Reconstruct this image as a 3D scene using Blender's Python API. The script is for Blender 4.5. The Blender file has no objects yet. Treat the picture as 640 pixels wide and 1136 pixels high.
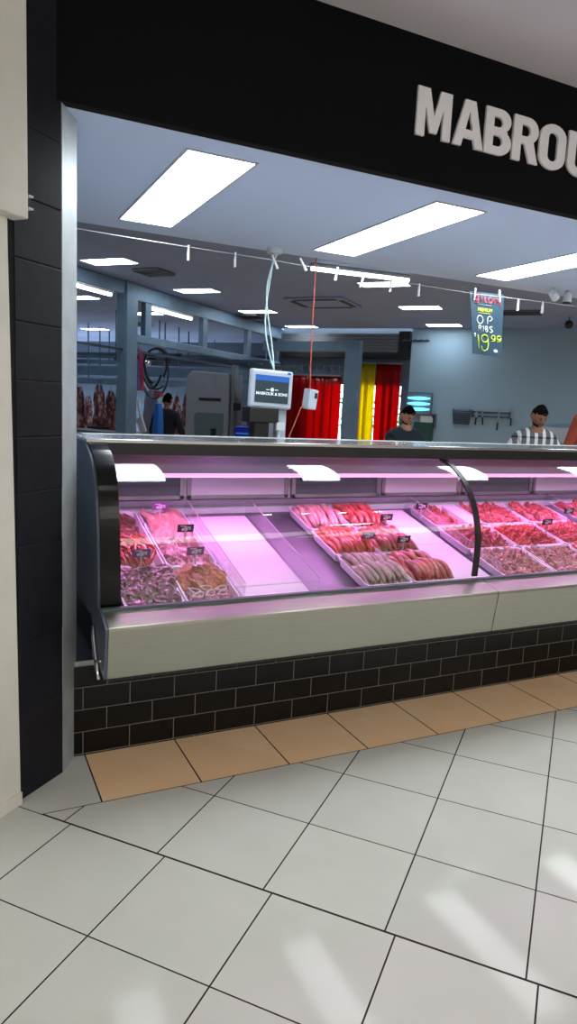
import bpy, bmesh, math, random
from mathutils import Vector, Matrix, Euler, noise as mnoise
random.seed(7)
PI = math.pi
sc = bpy.context.scene
COL = sc.collection

# ------------------------------------------------------------------ camera
F = 769.31
PITCH, ROLL, YAW = math.radians(8.58), math.radians(2.709), math.radians(26.04)
EYE = Vector((0, 0, 1.525))
fw = Vector((math.sin(YAW)*math.cos(PITCH), math.cos(YAW)*math.cos(PITCH), -math.sin(PITCH)))
r0 = Vector((math.cos(YAW), -math.sin(YAW), 0)); u0 = r0.cross(fw)
rr = r0*math.cos(ROLL) + u0*math.sin(ROLL); uu = -r0*math.sin(ROLL) + u0*math.cos(ROLL)
cd = bpy.data.cameras.new('camera'); cam = bpy.data.objects.new('camera', cd); COL.objects.link(cam)
cd.sensor_fit = 'HORIZONTAL'; cd.sensor_width = 36; cd.lens = 36*F/640; cd.clip_start = .02; cd.clip_end = 200
cam.matrix_world = Matrix(((rr.x, uu.x, -fw.x, 0), (rr.y, uu.y, -fw.y, 0), (rr.z, uu.z, -fw.z, EYE.z), (0, 0, 0, 1)))
sc.camera = cam
GA = math.radians(-48.83)
E1 = Vector((math.cos(GA), math.sin(GA), 0)); E2 = Vector((-E1.y, E1.x, 0))
def ray(x, y): return fw + rr*((x-320)/F) - uu*((y-568)/F)
def at(x, y, Y=None, Z=None, b=None, a=None):
    D = ray(x, y)
    if Y is not None: t = Y/D.y
    elif Z is not None: t = (Z-EYE.z)/D.z
    elif b is not None: t = b/D.dot(E2)
    else: t = a/D.dot(E1)
    return EYE + D*t
def W(a, b, z=0): return E1*a + E2*b + Vector((0, 0, z))

# ------------------------------------------------------------------ materials
def lin(c): return tuple(((v/255)/12.92 if v/255 <= .04045 else ((v/255+.055)/1.055)**2.4) for v in c)
MATS = {}
def mat(name, col, rough=.5, metal=0, noise=0, nscale=20, bump=0, emit=0, ecol=None, spec=.5, vary=0, coat=0, trans=0, aniso=None):
    m = bpy.data.materials.new(name); m.use_nodes = True; MATS[name] = m
    nt = m.node_tree; N = nt.nodes; L = nt.links; b = N['Principled BSDF']
    c = lin(col)+(1,)
    b.inputs['Base Color'].default_value = c; b.inputs['Roughness'].default_value = rough
    b.inputs['Metallic'].default_value = metal; b.inputs['Specular IOR Level'].default_value = spec
    b.inputs['Coat Weight'].default_value = coat; b.inputs['Transmission Weight'].default_value = trans
    last = None
    if noise or bump:
        tc = N.new('ShaderNodeTexCoord'); mp = N.new('ShaderNodeMapping'); L.new(tc.outputs['Object'], mp.inputs[0])
        if aniso: mp.inputs['Scale'].default_value = aniso
        nz = N.new('ShaderNodeTexNoise'); nz.inputs['Scale'].default_value = nscale; nz.inputs['Detail'].default_value = 6
        L.new(mp.outputs[0], nz.inputs['Vector'])
        if noise:
            mx = N.new('ShaderNodeMix'); mx.data_type = 'RGBA'
            rp = N.new('ShaderNodeMapRange'); rp.inputs[1].default_value = .3; rp.inputs[2].default_value = .7
            L.new(nz.outputs['Fac'], rp.inputs[0]); L.new(rp.outputs[0], mx.inputs[0])
            mx.inputs[6].default_value = tuple(min(1, v*(1-noise)) for v in c[:3])+(1,)
            mx.inputs[7].default_value = tuple(min(1, v*(1+noise)) for v in c[:3])+(1,)
            L.new(mx.outputs[2], b.inputs['Base Color']); last = mx.outputs[2]
        if bump:
            bp = N.new('ShaderNodeBump'); bp.inputs['Strength'].default_value = bump; bp.inputs['Distance'].default_value = .004
            L.new(nz.outputs['Fac'], bp.inputs['Height']); L.new(bp.outputs[0], b.inputs['Normal'])
    if vary:
        oi = N.new('ShaderNodeObjectInfo'); mr = N.new('ShaderNodeMapRange')
        mr.inputs[3].default_value = 1-vary; mr.inputs[4].default_value = 1+vary; L.new(oi.outputs['Random'], mr.inputs[0])
        hs = N.new('ShaderNodeHueSaturation'); L.new(mr.outputs[0], hs.inputs['Value'])
        if last: L.new(last, hs.inputs['Color'])
        else: hs.inputs['Color'].default_value = c
        L.new(hs.outputs[0], b.inputs['Base Color'])
    if emit:
        b.inputs['Emission Color'].default_value = (ecol or c[:3])+(1,) if len(ecol or c[:3]) == 3 else c
        b.inputs['Emission Strength'].default_value = emit
    return m
def meat(name, c1, c2, c3, scale=30, rough=.28, stretch=(1, 1, 1)):
    m = bpy.data.materials.new(name); m.use_nodes = True; MATS[name] = m
    nt = m.node_tree; N = nt.nodes; L = nt.links; b = N['Principled BSDF']
    tc = N.new('ShaderNodeTexCoord'); mp = N.new('ShaderNodeMapping'); mp.inputs['Scale'].default_value = stretch
    L.new(tc.outputs['Object'], mp.inputs[0])
    oi = N.new('ShaderNodeObjectInfo')
    ml = N.new('ShaderNodeMath'); ml.operation = 'MULTIPLY'; ml.inputs[1].default_value = 37; L.new(oi.outputs['Random'], ml.inputs[0])
    nz = N.new('ShaderNodeTexNoise'); nz.noise_dimensions = '4D'; nz.inputs['Scale'].default_value = scale; nz.inputs['Detail'].default_value = 5
    nz.inputs['Distortion'].default_value = .8
    L.new(mp.outputs[0], nz.inputs['Vector']); L.new(ml.outputs[0], nz.inputs['W'])
    cr = N.new('ShaderNodeValToRGB'); e = cr.color_ramp.elements
    e[0].position = .32; e[0].color = lin(c1)+(1,); e[1].position = .68; e[1].color = lin(c3)+(1,)
    k = e.new(.52); k.color = lin(c2)+(1,)
    L.new(nz.outputs['Fac'], cr.inputs[0])
    hs = N.new('ShaderNodeHueSaturation'); mr = N.new('ShaderNodeMapRange'); mr.inputs[3].default_value = .78; mr.inputs[4].default_value = 1.18
    L.new(oi.outputs['Random'], mr.inputs[0]); L.new(mr.outputs[0], hs.inputs['Value']); L.new(cr.outputs[0], hs.inputs['Color'])
    L.new(hs.outputs[0], b.inputs['Base Color']); b.inputs['Roughness'].default_value = rough
    b.inputs['Coat Weight'].default_value = .25; b.inputs['Coat Roughness'].default_value = .15
    bp = N.new('ShaderNodeBump'); bp.inputs['Strength'].default_value = .35; bp.inputs['Distance'].default_value = .003
    L.new(nz.outputs['Fac'], bp.inputs['Height']); L.new(bp.outputs[0], b.inputs['Normal'])
    return m
def glassmat(name, tint=(.97, .98, .98), f0=.04, mx=1.0, rough=0.0):
    m = bpy.data.materials.new(name); m.use_nodes = True; MATS[name] = m
    nt = m.node_tree; N = nt.nodes; L = nt.links; N.clear()
    out = N.new('ShaderNodeOutputMaterial'); ms = N.new('ShaderNodeMixShader')
    tr = N.new('ShaderNodeBsdfTransparent'); tr.inputs[0].default_value = tint+(1,)
    gl = N.new('ShaderNodeBsdfGlossy'); gl.inputs['Roughness'].default_value = rough; gl.inputs[0].default_value = (1, 1, 1, 1)
    lw = N.new('ShaderNodeLayerWeight'); lw.inputs[0].default_value = .5
    pw = N.new('ShaderNodeMath'); pw.operation = 'POWER'; pw.inputs[1].default_value = 5
    ma = N.new('ShaderNodeMath'); ma.operation = 'MULTIPLY_ADD'; ma.inputs[1].default_value = mx-f0; ma.inputs[2].default_value = f0
    L.new(lw.outputs['Facing'], pw.inputs[0]); L.new(pw.outputs[0], ma.inputs[0]); L.new(ma.outputs[0], ms.inputs[0])
    L.new(tr.outputs[0], ms.inputs[1]); L.new(gl.outputs[0], ms.inputs[2]); L.new(ms.outputs[0], out.inputs[0])
    return m
def striptrans(name, col):
    m = bpy.data.materials.new(name); m.use_nodes = True; MATS[name] = m
    nt = m.node_tree; N = nt.nodes; L = nt.links; b = N['Principled BSDF']; out = N['Material Output']
    c = lin(col)+(1,)
    b.inputs['Base Color'].default_value = tuple(v*.4 for v in c[:3])+(1,); b.inputs['Roughness'].default_value = .25
    tl = N.new('ShaderNodeBsdfTranslucent'); tl.inputs[0].default_value = c
    tp = N.new('ShaderNodeBsdfTransparent'); tp.inputs[0].default_value = c
    a1 = N.new('ShaderNodeMixShader'); a1.inputs[0].default_value = .45; L.new(tl.outputs[0], a1.inputs[1]); L.new(tp.outputs[0], a1.inputs[2])
    a2 = N.new('ShaderNodeMixShader'); a2.inputs[0].default_value = .6; L.new(b.outputs[0], a2.inputs[1]); L.new(a1.outputs[0], a2.inputs[2])
    L.new(a2.outputs[0], out.inputs[0]); return m

def nodes(m):
    nt = m.node_tree; N = nt.nodes; L = nt.links
    def M(op, a, b=None, c=None):
        n = N.new('ShaderNodeMath'); n.operation = op
        for i, v in enumerate((a, b, c)):
            if v is None: continue
            if isinstance(v, (int, float)): n.inputs[i].default_value = v
            else: L.new(v, n.inputs[i])
        return n.outputs[0]
    return N, L, M
def line_mask(M, coord, phase, period, half):
    f = M('FRACT', M('DIVIDE', M('SUBTRACT', coord, phase-period/2), period))
    return M('LESS_THAN', M('ABSOLUTE', M('SUBTRACT', f, .5)), half/period)

def floor_mat():
    m = bpy.data.materials.new('glazed_floor_tiles'); m.use_nodes = True
    N, L, M = nodes(m); b = N['Principled BSDF']
    g = N.new('ShaderNodeNewGeometry'); sp = N.new('ShaderNodeSeparateXYZ'); L.new(g.outputs['Position'], sp.inputs[0])
    X, Y = sp.outputs[0], sp.outputs[1]
    A = M('ADD', M('MULTIPLY', X, E1.x), M('MULTIPLY', Y, E1.y)); B = M('ADD', M('MULTIPLY', X, E2.x), M('MULTIPLY', Y, E2.y))
    b0 = 1.842
    far = M('GREATER_THAN', B, b0)
    ph = M('MULTIPLY_ADD', far, -.0325, -1.1683)
    la = line_mask(M, M('SUBTRACT', A, ph), 0, .4, .0026)
    lb = line_mask(M, B, b0, .4, .0024)
    heavy = M('LESS_THAN', M('ABSOLUTE', M('SUBTRACT', B, b0)), .0042)
    grid = M('MAXIMUM', M('MAXIMUM', la, lb), heavy)
    inb = M('MULTIPLY', far, M('GREATER_THAN', Y, 2.493))
    lx = line_mask(M, X, .484, .3988, .0032)
    ey = M('LESS_THAN', M('ABSOLUTE', M('SUBTRACT', Y, 2.493)), .0022)
    ey = M('MULTIPLY', ey, far)
    mask = M('MAXIMUM', M('ADD', M('MULTIPLY', grid, M('SUBTRACT', 1, inb)), M('MULTIPLY', inb, lx)), ey)
    mask = M('MAXIMUM', mask, M('MULTIPLY', heavy, M('SUBTRACT', 1, inb)))
    # tile colours
    cv = N.new('ShaderNodeCombineXYZ'); L.new(M('FLOOR', M('DIVIDE', M('SUBTRACT', A, ph), .4)), cv.inputs[0]); L.new(M('FLOOR', M('DIVIDE', M('SUBTRACT', B, b0), .4)), cv.inputs[1])
    wn = N.new('ShaderNodeTexWhiteNoise'); wn.noise_dimensions = '2D'; L.new(cv.outputs[0], wn.inputs['Vector'])
    nz = N.new('ShaderNodeTexNoise'); nz.inputs['Scale'].default_value = 3.5; nz.inputs['Detail'].default_value = 5; L.new(g.outputs['Position'], nz.inputs['Vector'])
    mx = N.new('ShaderNodeMix'); mx.data_type = 'RGBA'; L.new(nz.outputs['Fac'], mx.inputs[0])
    mx.inputs[6].default_value = lin((198, 199, 190))+(1,); mx.inputs[7].default_value = lin((214, 215, 208))+(1,)
    m2 = N.new('ShaderNodeMix'); m2.data_type = 'RGBA'; L.new(nz.outputs['Fac'], m2.inputs[0])
    m2.inputs[6].default_value = lin((244, 196, 146))+(1,); m2.inputs[7].default_value = lin((250, 222, 184))+(1,)
    m3 = N.new('ShaderNodeMix'); m3.data_type = 'RGBA'; L.new(M('MULTIPLY', inb, M('GREATER_THAN', X, .484)), m3.inputs[0]); L.new(mx.outputs[2], m3.inputs[6]); L.new(m2.outputs[2], m3.inputs[7])
    hs = N.new('ShaderNodeHueSaturation'); L.new(M('MULTIPLY_ADD', wn.outputs[0], .06, .97), hs.inputs['Value']); L.new(m3.outputs[2], hs.inputs['Color'])
    m4 = N.new('ShaderNodeMix'); m4.data_type = 'RGBA'; L.new(mask, m4.inputs[0]); L.new(hs.outputs[0], m4.inputs[6]); m4.inputs[7].default_value = lin((48, 42, 38))+(1,)
    L.new(m4.outputs[2], b.inputs['Base Color'])
    n2 = N.new('ShaderNodeTexNoise'); n2.inputs['Scale'].default_value = 9; L.new(g.outputs['Position'], n2.inputs['Vector'])
    rg = M('ADD', M('MULTIPLY_ADD', n2.outputs['Fac'], .06, .04), M('MULTIPLY', mask, .6))
    L.new(rg, b.inputs['Roughness']); b.inputs['Specular IOR Level'].default_value = .055
    bp = N.new('ShaderNodeBump'); bp.inputs['Strength'].default_value = .5; bp.inputs['Distance'].default_value = .002; bp.invert = True
    L.new(mask, bp.inputs['Height']); L.new(bp.outputs[0], b.inputs['Normal'])
    return m
def brick_mat():
    m = bpy.data.materials.new('black_glazed_bricks'); m.use_nodes = True
    N, L, M = nodes(m); b = N['Principled BSDF']
    g = N.new('ShaderNodeNewGeometry'); sp = N.new('ShaderNodeSeparateXYZ'); L.new(g.outputs['Position'], sp.inputs[0])
    X, Z = sp.outputs[0], sp.outputs[2]
    row = M('FLOOR', M('DIVIDE', M('SUBTRACT', Z, .008), .1))
    odd = M('FLOORED_MODULO', row, 2) if False else M('ABSOLUTE', M('MODULO', row, 2))
    lx = line_mask(M, M('SUBTRACT', X, M('MULTIPLY', odd, .1)), .476, .2, .0016)
    lz = line_mask(M, Z, .008, .1, .0016)
    mask = M('MAXIMUM', lx, lz)
    mx = N.new('ShaderNodeMix'); mx.data_type = 'RGBA'; L.new(mask, mx.inputs[0])
    mx.inputs[6].default_value = lin((10, 8, 8))+(1,); mx.inputs[7].default_value = lin((128, 120, 110))+(1,)
    L.new(mx.outputs[2], b.inputs['Base Color']); L.new(M('MULTIPLY_ADD', mask, .5, .2), b.inputs['Roughness']); b.inputs['Specular IOR Level'].default_value = .25
    bp = N.new('ShaderNodeBump'); bp.inputs['Distance'].default_value = .002; bp.invert = True; L.new(mask, bp.inputs['Height']); L.new(bp.outputs[0], b.inputs['Normal'])
    return m
def shirt_mat():
    m = mat('checked_shirt', (200, 200, 205), .8); N, L, M = nodes(m); b = N['Principled BSDF']
    tc = N.new('ShaderNodeTexCoord'); sp = N.new('ShaderNodeSeparateXYZ'); L.new(tc.outputs['Object'], sp.inputs[0])
    a = M('LESS_THAN', M('FRACT', M('DIVIDE', sp.outputs[0], .085)), .6)
    c = M('LESS_THAN', M('FRACT', M('DIVIDE', sp.outputs[2], .10)), .22)
    k = M('MINIMUM', M('ADD', M('MULTIPLY', a, .85), M('MULTIPLY', c, .3)), 1)
    mx = N.new('ShaderNodeMix'); mx.data_type = 'RGBA'; L.new(k, mx.inputs[0]); mx.inputs[6].default_value = lin((205, 205, 212))+(1,); mx.inputs[7].default_value = lin((22, 24, 32))+(1,)
    L.new(mx.outputs[2], b.inputs['Base Color']); return m

FLOOR = floor_mat(); BRICK = brick_mat()
mat('fascia_black', (10, 10, 13), .7, spec=.12, noise=.15, nscale=3)
mat('column_black', (22, 24, 32), .5, spec=.22, noise=.25, nscale=14, bump=.25)
mat('groove_dark', (8, 8, 9), .9)
mat('letter_silver', (244, 242, 246), .6)
mat('mall_white', (222, 220, 210), .6, noise=.05, nscale=6, bump=.15)
mat('mall_ceiling', (206, 200, 205), .9)
mat('soffit_paint', (202, 220, 250), .8)
mat('back_ceiling', (140, 158, 196), .85, noise=.05, nscale=1.5)
mat('shop_wall', (140, 168, 188), .55, noise=.05, nscale=1.2)
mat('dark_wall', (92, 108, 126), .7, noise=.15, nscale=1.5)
mat('mall_far', (170, 165, 158), .8)
mat('steel', (172, 170, 158), .30, metal=1, noise=.06, nscale=8, bump=.02, aniso=(1, 1, 30))
mat('steel_dull', (150, 152, 155), .42, metal=1, noise=.12, nscale=6)
mat('steel_bright', (215, 216, 220), .18, metal=1)
mat('galv', (112, 138, 160), .5, metal=.35, noise=.12, nscale=5)
mat('galv_dark', (62, 76, 92), .5, metal=.4, noise=.12, nscale=5)
mat('jamb_metal', (176, 184, 188), .5, metal=.3, noise=.1, nscale=12)
mat('gloss_black', (9, 9, 11), .16, spec=.3)
mat('satin_black', (18, 18, 21), .38)
mat('cheek_side_lit', (78, 88, 106), .3, noise=.2, nscale=4)  # bluish light on the black cheek's side put into its colour
mat('case_grey', (96, 104, 114), .45)
mat('canopy_grey', (86, 118, 112), .5)
mat('case_back', (212, 222, 222), .4)
mat('case_dark', (84, 100, 104), .4)
mat('deck_steel', (140, 136, 150), .5, metal=.7, noise=.08, nscale=9)
mat('white_plastic', (236, 230, 238), .3)
mat('board_white', (240, 232, 242), .45)
mat('tag_black', (34, 22, 42), .4)
mat('tag_white', (225, 215, 235), .6)
mat('tag_purple', (128, 70, 140), .5)
mat('clear_stake', (180, 170, 190), .2)
mat('panel_light', (255, 255, 255), .5, emit=13, ecol=(.90, .96, 1.0))
mat('back_panel_light', (255, 255, 255), .5, emit=12, ecol=(.86, .94, 1.0))
mat('added_mall_light', (255, 255, 255), .5, emit=2.6, ecol=(1, .97, .93))  # glow of the fill panels added to light the mall
mat('downlight', (255, 255, 255), .5, emit=30, ecol=(1, .96, .9))
mat('tube_light', (255, 255, 255), .5, emit=5, ecol=(.85, .94, 1.0))
mat('pink_lamp', (255, 200, 240), .5, emit=.75, ecol=(1.0, .40, .72))
mat('uv_tube', (120, 220, 255), .5, emit=1.1, ecol=(.16, .72, 1.0))
mat('light_frame', (190, 195, 205), .5)
mat('white_paint', (205, 210, 216), .5)
mat('offwhite_case', (176, 188, 200), .4)
mat('machine_grey', (128, 132, 144), .5, noise=.06, nscale=6)
mat('slot_black', (14, 15, 20), .5)
mat('screen_dark', (26, 36, 44), .15, emit=.04, ecol=(.4, .7, .9))
mat('screen_blue', (20, 60, 140), .2, emit=.5, ecol=(.03, .14, .42))
mat('screen_white', (220, 235, 240), .3, emit=.35, ecol=(.8, .9, 1))
mat('blue_plastic', (16, 40, 170), .4)
mat('blue_apron', (20, 100, 190), .5)
mat('teal_board', (38, 66, 84), .5, noise=.08, nscale=6)
mat('chalk_red', (205, 70, 88), .6)
mat('chalk_white', (225, 238, 245), .6)
mat('chalk_lime', (196, 215, 70), .6)
mat('chalk_grey', (110, 130, 140), .6)
mat('cord_orange', (190, 92, 70), .5)
mat('cable_white', (170, 200, 200), .5)
mat('hair_black', (10, 9, 9), .9, spec=.08, bump=.6, nscale=80)
mat('skin', (176, 128, 108), .55, noise=.06, nscale=10)
mat('skin_dark', (140, 98, 80), .55, noise=.06, nscale=10)
mat('eye_white', (120, 112, 106), .3)
mat('navy_shirt', (22, 40, 56), .85, noise=.1, nscale=12)
mat('navy_jacket', (16, 18, 32), .85, noise=.1, nscale=12)
mat('rust_shirt', (150, 62, 44), .85, noise=.08, nscale=10)
mat('rust_print', (205, 120, 100), .8)
mat('trousers', (26, 28, 36), .85)
mat('shoe', (12, 12, 12), .5)
mat('coat_pink', (158, 50, 92), .8, noise=.2, nscale=9)
mat('coat_violet', (86, 84, 150), .8, noise=.15, nscale=9)
mat('coat_grey', (110, 112, 140), .8, noise=.15, nscale=9)
mat('red_box', (150, 70, 74), .6)
mat('shutter', (92, 94, 98), .55)
mat('leaf', (70, 120, 50), .7, noise=.5, nscale=12)
mat('ground_out', (200, 205, 205), .9)
mat('container', (120, 175, 230), .6)
mat('green_folder', (28, 70, 62), .5)
mat('knife_black', (10, 14, 22), .4)
SHIRT = shirt_mat()
striptrans('strip_red', (218, 6, 14)); striptrans('strip_yellow', (250, 235, 0)); striptrans('strip_clear', (130, 200, 250)); striptrans('strip_blue', (20, 40, 120))
glassmat('curved_glass', tint=(.94, .96, .955), f0=.030); glassmat('divider_glass', tint=(.93, .92, .95), f0=.06)
meat('pork_pale', (196, 128, 128), (222, 164, 158), (236, 200, 192), 22)
meat('pork_grey', (158, 130, 122), (184, 158, 148), (208, 186, 176), 22)
meat('beef_sausage', (172, 62, 56), (204, 92, 84), (228, 144, 134), 26)
meat('orange_sausage', (186, 66, 50), (216, 96, 74), (236, 144, 122), 26)
meat('brown_sausage', (150, 72, 62), (180, 98, 86), (206, 134, 122), 26)
meat('red_strip', (168, 40, 30), (206, 66, 46), (234, 130, 98), 40)
meat('dark_steak', (66, 26, 24), (110, 58, 52), (176, 128, 120), 70, stretch=(1, .35, 1))
meat('pink_fillet', (200, 128, 124), (222, 156, 150), (236, 186, 180), 12)
meat('marbled_chop', (130, 56, 62), (172, 112, 116), (226, 204, 204), 45)
meat('crumbed', (150, 84, 42), (186, 116, 66), (214, 156, 104), 60, rough=.6)
meat('highlight_white', (214, 190, 188), (232, 214, 210), (240, 228, 226), 20)  # pale tone for the highlights modelled as rings
meat('mince_red', (186, 58, 54), (218, 88, 80), (238, 150, 138), 60)
meat('diced_red', (140, 48, 50), (188, 84, 82), (228, 162, 154), 40)
meat('lamb_pink', (146, 70, 70), (188, 118, 112), (230, 192, 184), 45)
meat('carcass', (44, 14, 18), (104, 44, 46), (190, 158, 152), 9, rough=.5, stretch=(1.6, 1.6, .7))

# ------------------------------------------------------------------ mesh helpers
def box(bm, c, s, R=None):
    v = []
    for dx in (-.5, .5):
        for dy in (-.5, .5):
            for dz in (-.5, .5):
                p = Vector((dx*s[0], dy*s[1], dz*s[2]))
                if R: p = R @ p
                v.append(bm.verts.new(p+Vector(c)))
    for f in ((0, 1, 3, 2), (4, 6, 7, 5), (0, 4, 5, 1), (2, 3, 7, 6), (0, 2, 6, 4), (1, 5, 7, 3)):
        bm.faces.new([v[i] for i in f])
def bx(bm, x0, x1, y0, y1, z0, z1): box(bm, ((x0+x1)/2, (y0+y1)/2, (z0+z1)/2), (abs(x1-x0), abs(y1-y0), abs(z1-z0)))
def tube(bm, pts, r, seg=8, cap=True):
    pts = [Vector(p) for p in pts]; n = len(pts)
    rs = r if isinstance(r, (list, tuple)) else [r]*n
    rings = []; up = None
    for i, p in enumerate(pts):
        t = (pts[min(i+1, n-1)]-pts[max(i-1, 0)])
        t = t.normalized() if t.length > 1e-9 else Vector((0, 0, 1))
        if up is None: up = t.orthogonal().normalized()
        up = (up-t*up.dot(t)); up = up.normalized() if up.length > 1e-6 else t.orthogonal().normalized()
        s = t.cross(up)
        rings.append([bm.verts.new(p+(up*math.cos(2*PI*k/seg)+s*math.sin(2*PI*k/seg))*rs[i]) for k in range(seg)])
    for a, b in zip(rings, rings[1:]):
        for k in range(seg): bm.faces.new((a[k], a[(k+1) % seg], b[(k+1) % seg], b[k]))
    if cap:
        bm.faces.new(rings[0][::-1]); bm.faces.new(rings[-1])
def prism(bm, poly, fn, d0, d1):
    a = [bm.verts.new(fn(p[0], p[1], d0)) for p in poly]; b = [bm.verts.new(fn(p[0], p[1], d1)) for p in poly]
    bm.faces.new(a[::-1]); bm.faces.new(b); n = len(poly)
    for i in range(n): bm.faces.new((a[i], a[(i+1) % n], b[(i+1) % n], b[i]))
def slabstrip(bm, prof, x0, x1, th):
    """solid sheet following a (y,z) profile between two x, thickness th on its back side"""
    n = len(prof); off = []
    for i in range(n):
        a = Vector(prof[max(i-1, 0)]); b = Vector(prof[min(i+1, n-1)]); t = (b-a).normalized()
        off.append((prof[i][0]+t.y*th, prof[i][1]-t.x*th))
    poly = list(prof)+off[::-1]
    v0 = [bm.verts.new((x0, p[0], p[1])) for p in poly]; v1 = [bm.verts.new((x1, p[0], p[1])) for p in poly]
    m = len(poly)
    for i in range(m): bm.faces.new((v0[i], v0[(i+1) % m], v1[(i+1) % m], v1[i]))
    for i in range(n-1):
        bm.faces.new((v0[i], v0[m-1-i], v0[m-2-i], v0[i+1])); bm.faces.new((v1[i], v1[i+1], v1[m-2-i], v1[m-1-i]))
def smooth_prof(p, n=6):
    out = []
    for i in range(len(p)-1):
        P0 = Vector(p[max(i-1, 0)]); P1 = Vector(p[i]); P2 = Vector(p[i+1]); P3 = Vector(p[min(i+2, len(p)-1)])
        for k in range(n):
            t = k/n
            out.append(tuple(.5*((2*P1)+(P2-P0)*t+(2*P0-5*P1+4*P2-P3)*t*t+(3*P1-P0-3*P2+P3)*t**3)))
    out.append(tuple(p[-1])); return out
def obj(name, bm, m, parent=None, smooth=False, bevel=0, loc=None):
    bmesh.ops.recalc_face_normals(bm, faces=bm.faces)
    me = bpy.data.meshes.new(name); bm.to_mesh(me); bm.free()
    if isinstance(m, str): m = MATS[m]
    me.materials.append(m)
    if smooth:
        for p in me.polygons: p.use_smooth = True
    o = bpy.data.objects.new(name, me); COL.objects.link(o)
    if parent: o.parent = parent
    if loc: o.location = loc
    if bevel:
        md = o.modifiers.new('bevel', 'BEVEL'); md.width = bevel; md.segments = 2; md.limit_method = 'ANGLE'
    return o
def tag(o, label, cat, group=None, kind=None):
    if label: o['label'] = label
    if cat: o['category'] = cat
    if group: o['group'] = group
    if kind: o['kind'] = kind
    return o
def thing(name, label, cat, loc=(0, 0, 0), rotz=0, group=None):
    o = bpy.data.objects.new(name, None); COL.objects.link(o); o.empty_display_size = .05
    o.location = loc; o.rotation_euler = (0, 0, rotz); return tag(o, label, cat, group)
def struct(name, bm, m, **k):
    o = obj(name, bm, m, **k); o['kind'] = 'structure'; return o
def NB(): return bmesh.new()
def dup(root, loc=None, rot=None, label=None, group=None, scale=None):
    r = root.copy(); COL.objects.link(r)
    if loc is not None: r.location = loc
    if rot is not None: r.rotation_euler = rot
    if scale is not None: r.scale = scale
    if label: r['label'] = label
    if group: r['group'] = group
    for ch in root.children:
        c = ch.copy(); COL.objects.link(c); c.parent = r
        for g in ch.children:
            d = g.copy(); COL.objects.link(d); d.parent = c
    return r
def Bbox(name, m, a0, a1, b0, b1, z0, z1, st=True, **k):
    bm = NB(); bx(bm, a0, a1, b0, b1, z0, z1); bmesh.ops.rotate(bm, verts=bm.verts, matrix=Matrix.Rotation(GA, 3, 'Z'))
    return struct(name, bm, m, **k) if st else obj(name, bm, m, **k)
def textmesh(s, size, ext=.001):
    cu = bpy.data.curves.new('t', 'FONT'); cu.body = s; cu.size = size; cu.extrude = ext; cu.align_x = 'CENTER'; cu.offset = size*.012
    o = bpy.data.objects.new('t', cu); COL.objects.link(o)
    me = bpy.data.meshes.new_from_object(o.evaluated_get(bpy.context.evaluated_depsgraph_get()))
    bpy.data.objects.remove(o); bm = NB(); bm.from_mesh(me); bpy.data.meshes.remove(me)
    bmesh.ops.rotate(bm, verts=bm.verts, matrix=Matrix.Rotation(PI/2, 3, 'X'))   # stand up, facing -y
    return bm
def shape2d(loops, ext):
    cu = bpy.data.curves.new('g', 'CURVE'); cu.dimensions = '2D'; cu.fill_mode = 'BOTH'; cu.extrude = ext
    for lp in loops:
        s = cu.splines.new('POLY'); s.points.add(len(lp)-1); s.use_cyclic_u = True
        for i, p in enumerate(lp): s.points[i].co = (p[0], p[1], 0, 1)
    o = bpy.data.objects.new('g', cu); COL.objects.link(o)
    me = bpy.data.meshes.new_from_object(o.evaluated_get(bpy.context.evaluated_depsgraph_get()))
    bpy.data.objects.remove(o); bm = NB(); bm.from_mesh(me); bpy.data.meshes.remove(me)
    bmesh.ops.rotate(bm, verts=bm.verts, matrix=Matrix.Rotation(PI/2, 3, 'X'))
    return bm

# ------------------------------------------------------------------ the shell
PL = Vector((.203, 2.612, 0)); PR = Vector((.378, 2.766, 0))     # visible face of the black column
bm = NB(); bx(bm, -9, 14, -8, 16, -.05, 0); struct('floor', bm, FLOOR)
# mall ceiling, fascia, soffit
bm = NB(); bx(bm, -9, 14, -8, 2.765, 3.149, 3.2); struct('ceiling', bm, 'mall_ceiling')
bm = NB(); bx(bm, .30, 12, 2.75, 2.80, 2.56, 3.149); struct('wall_fascia', bm, 'fascia_black')
bm = NB(); bx(bm, .38, 12, 2.80, 4.49, 2.56, 3.2); struct('ceiling_soffit', bm, 'soffit_paint')
# back room ceiling
bm = NB(); pts = [(-.2, 4.49), (12, 4.49), tuple(W(2.2, 12.4)[:2]), tuple(W(-5.7, 12.4)[:2]), tuple(W(-5.7, 15.25)[:2]), tuple(W(-14.5, 15.25)[:2])]
prism(bm, pts, lambda x, y, d: Vector((x, y, d)), 3.0, 3.06); struct('ceiling_back', bm, 'back_ceiling')
Bbox('wall_back', 'shop_wall', -3.0, 6.5, 12.4, 12.55, 0, 3.0)
Bbox('wall_header', 'galv_dark', -5.7, -3.0, 12.76, 12.86, 2.40, 3.0)
Bbox('wall_outer', 'dark_wall', -5.75, -5.6, 12.4, 15.3, 0, 3.0)
bm = NB(); bx(bm, -.07, .07, -.6, .15, 0, 3.0); 
Bbox('wall_return', 'dark_wall', -3.19, -2.97, 12.63, 13.0, 0, 3.0); bm.free()
Bbox('wall_far', 'dark_wall', -15, -5.6, 15.2, 15.35, 0, 3.0)
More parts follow.
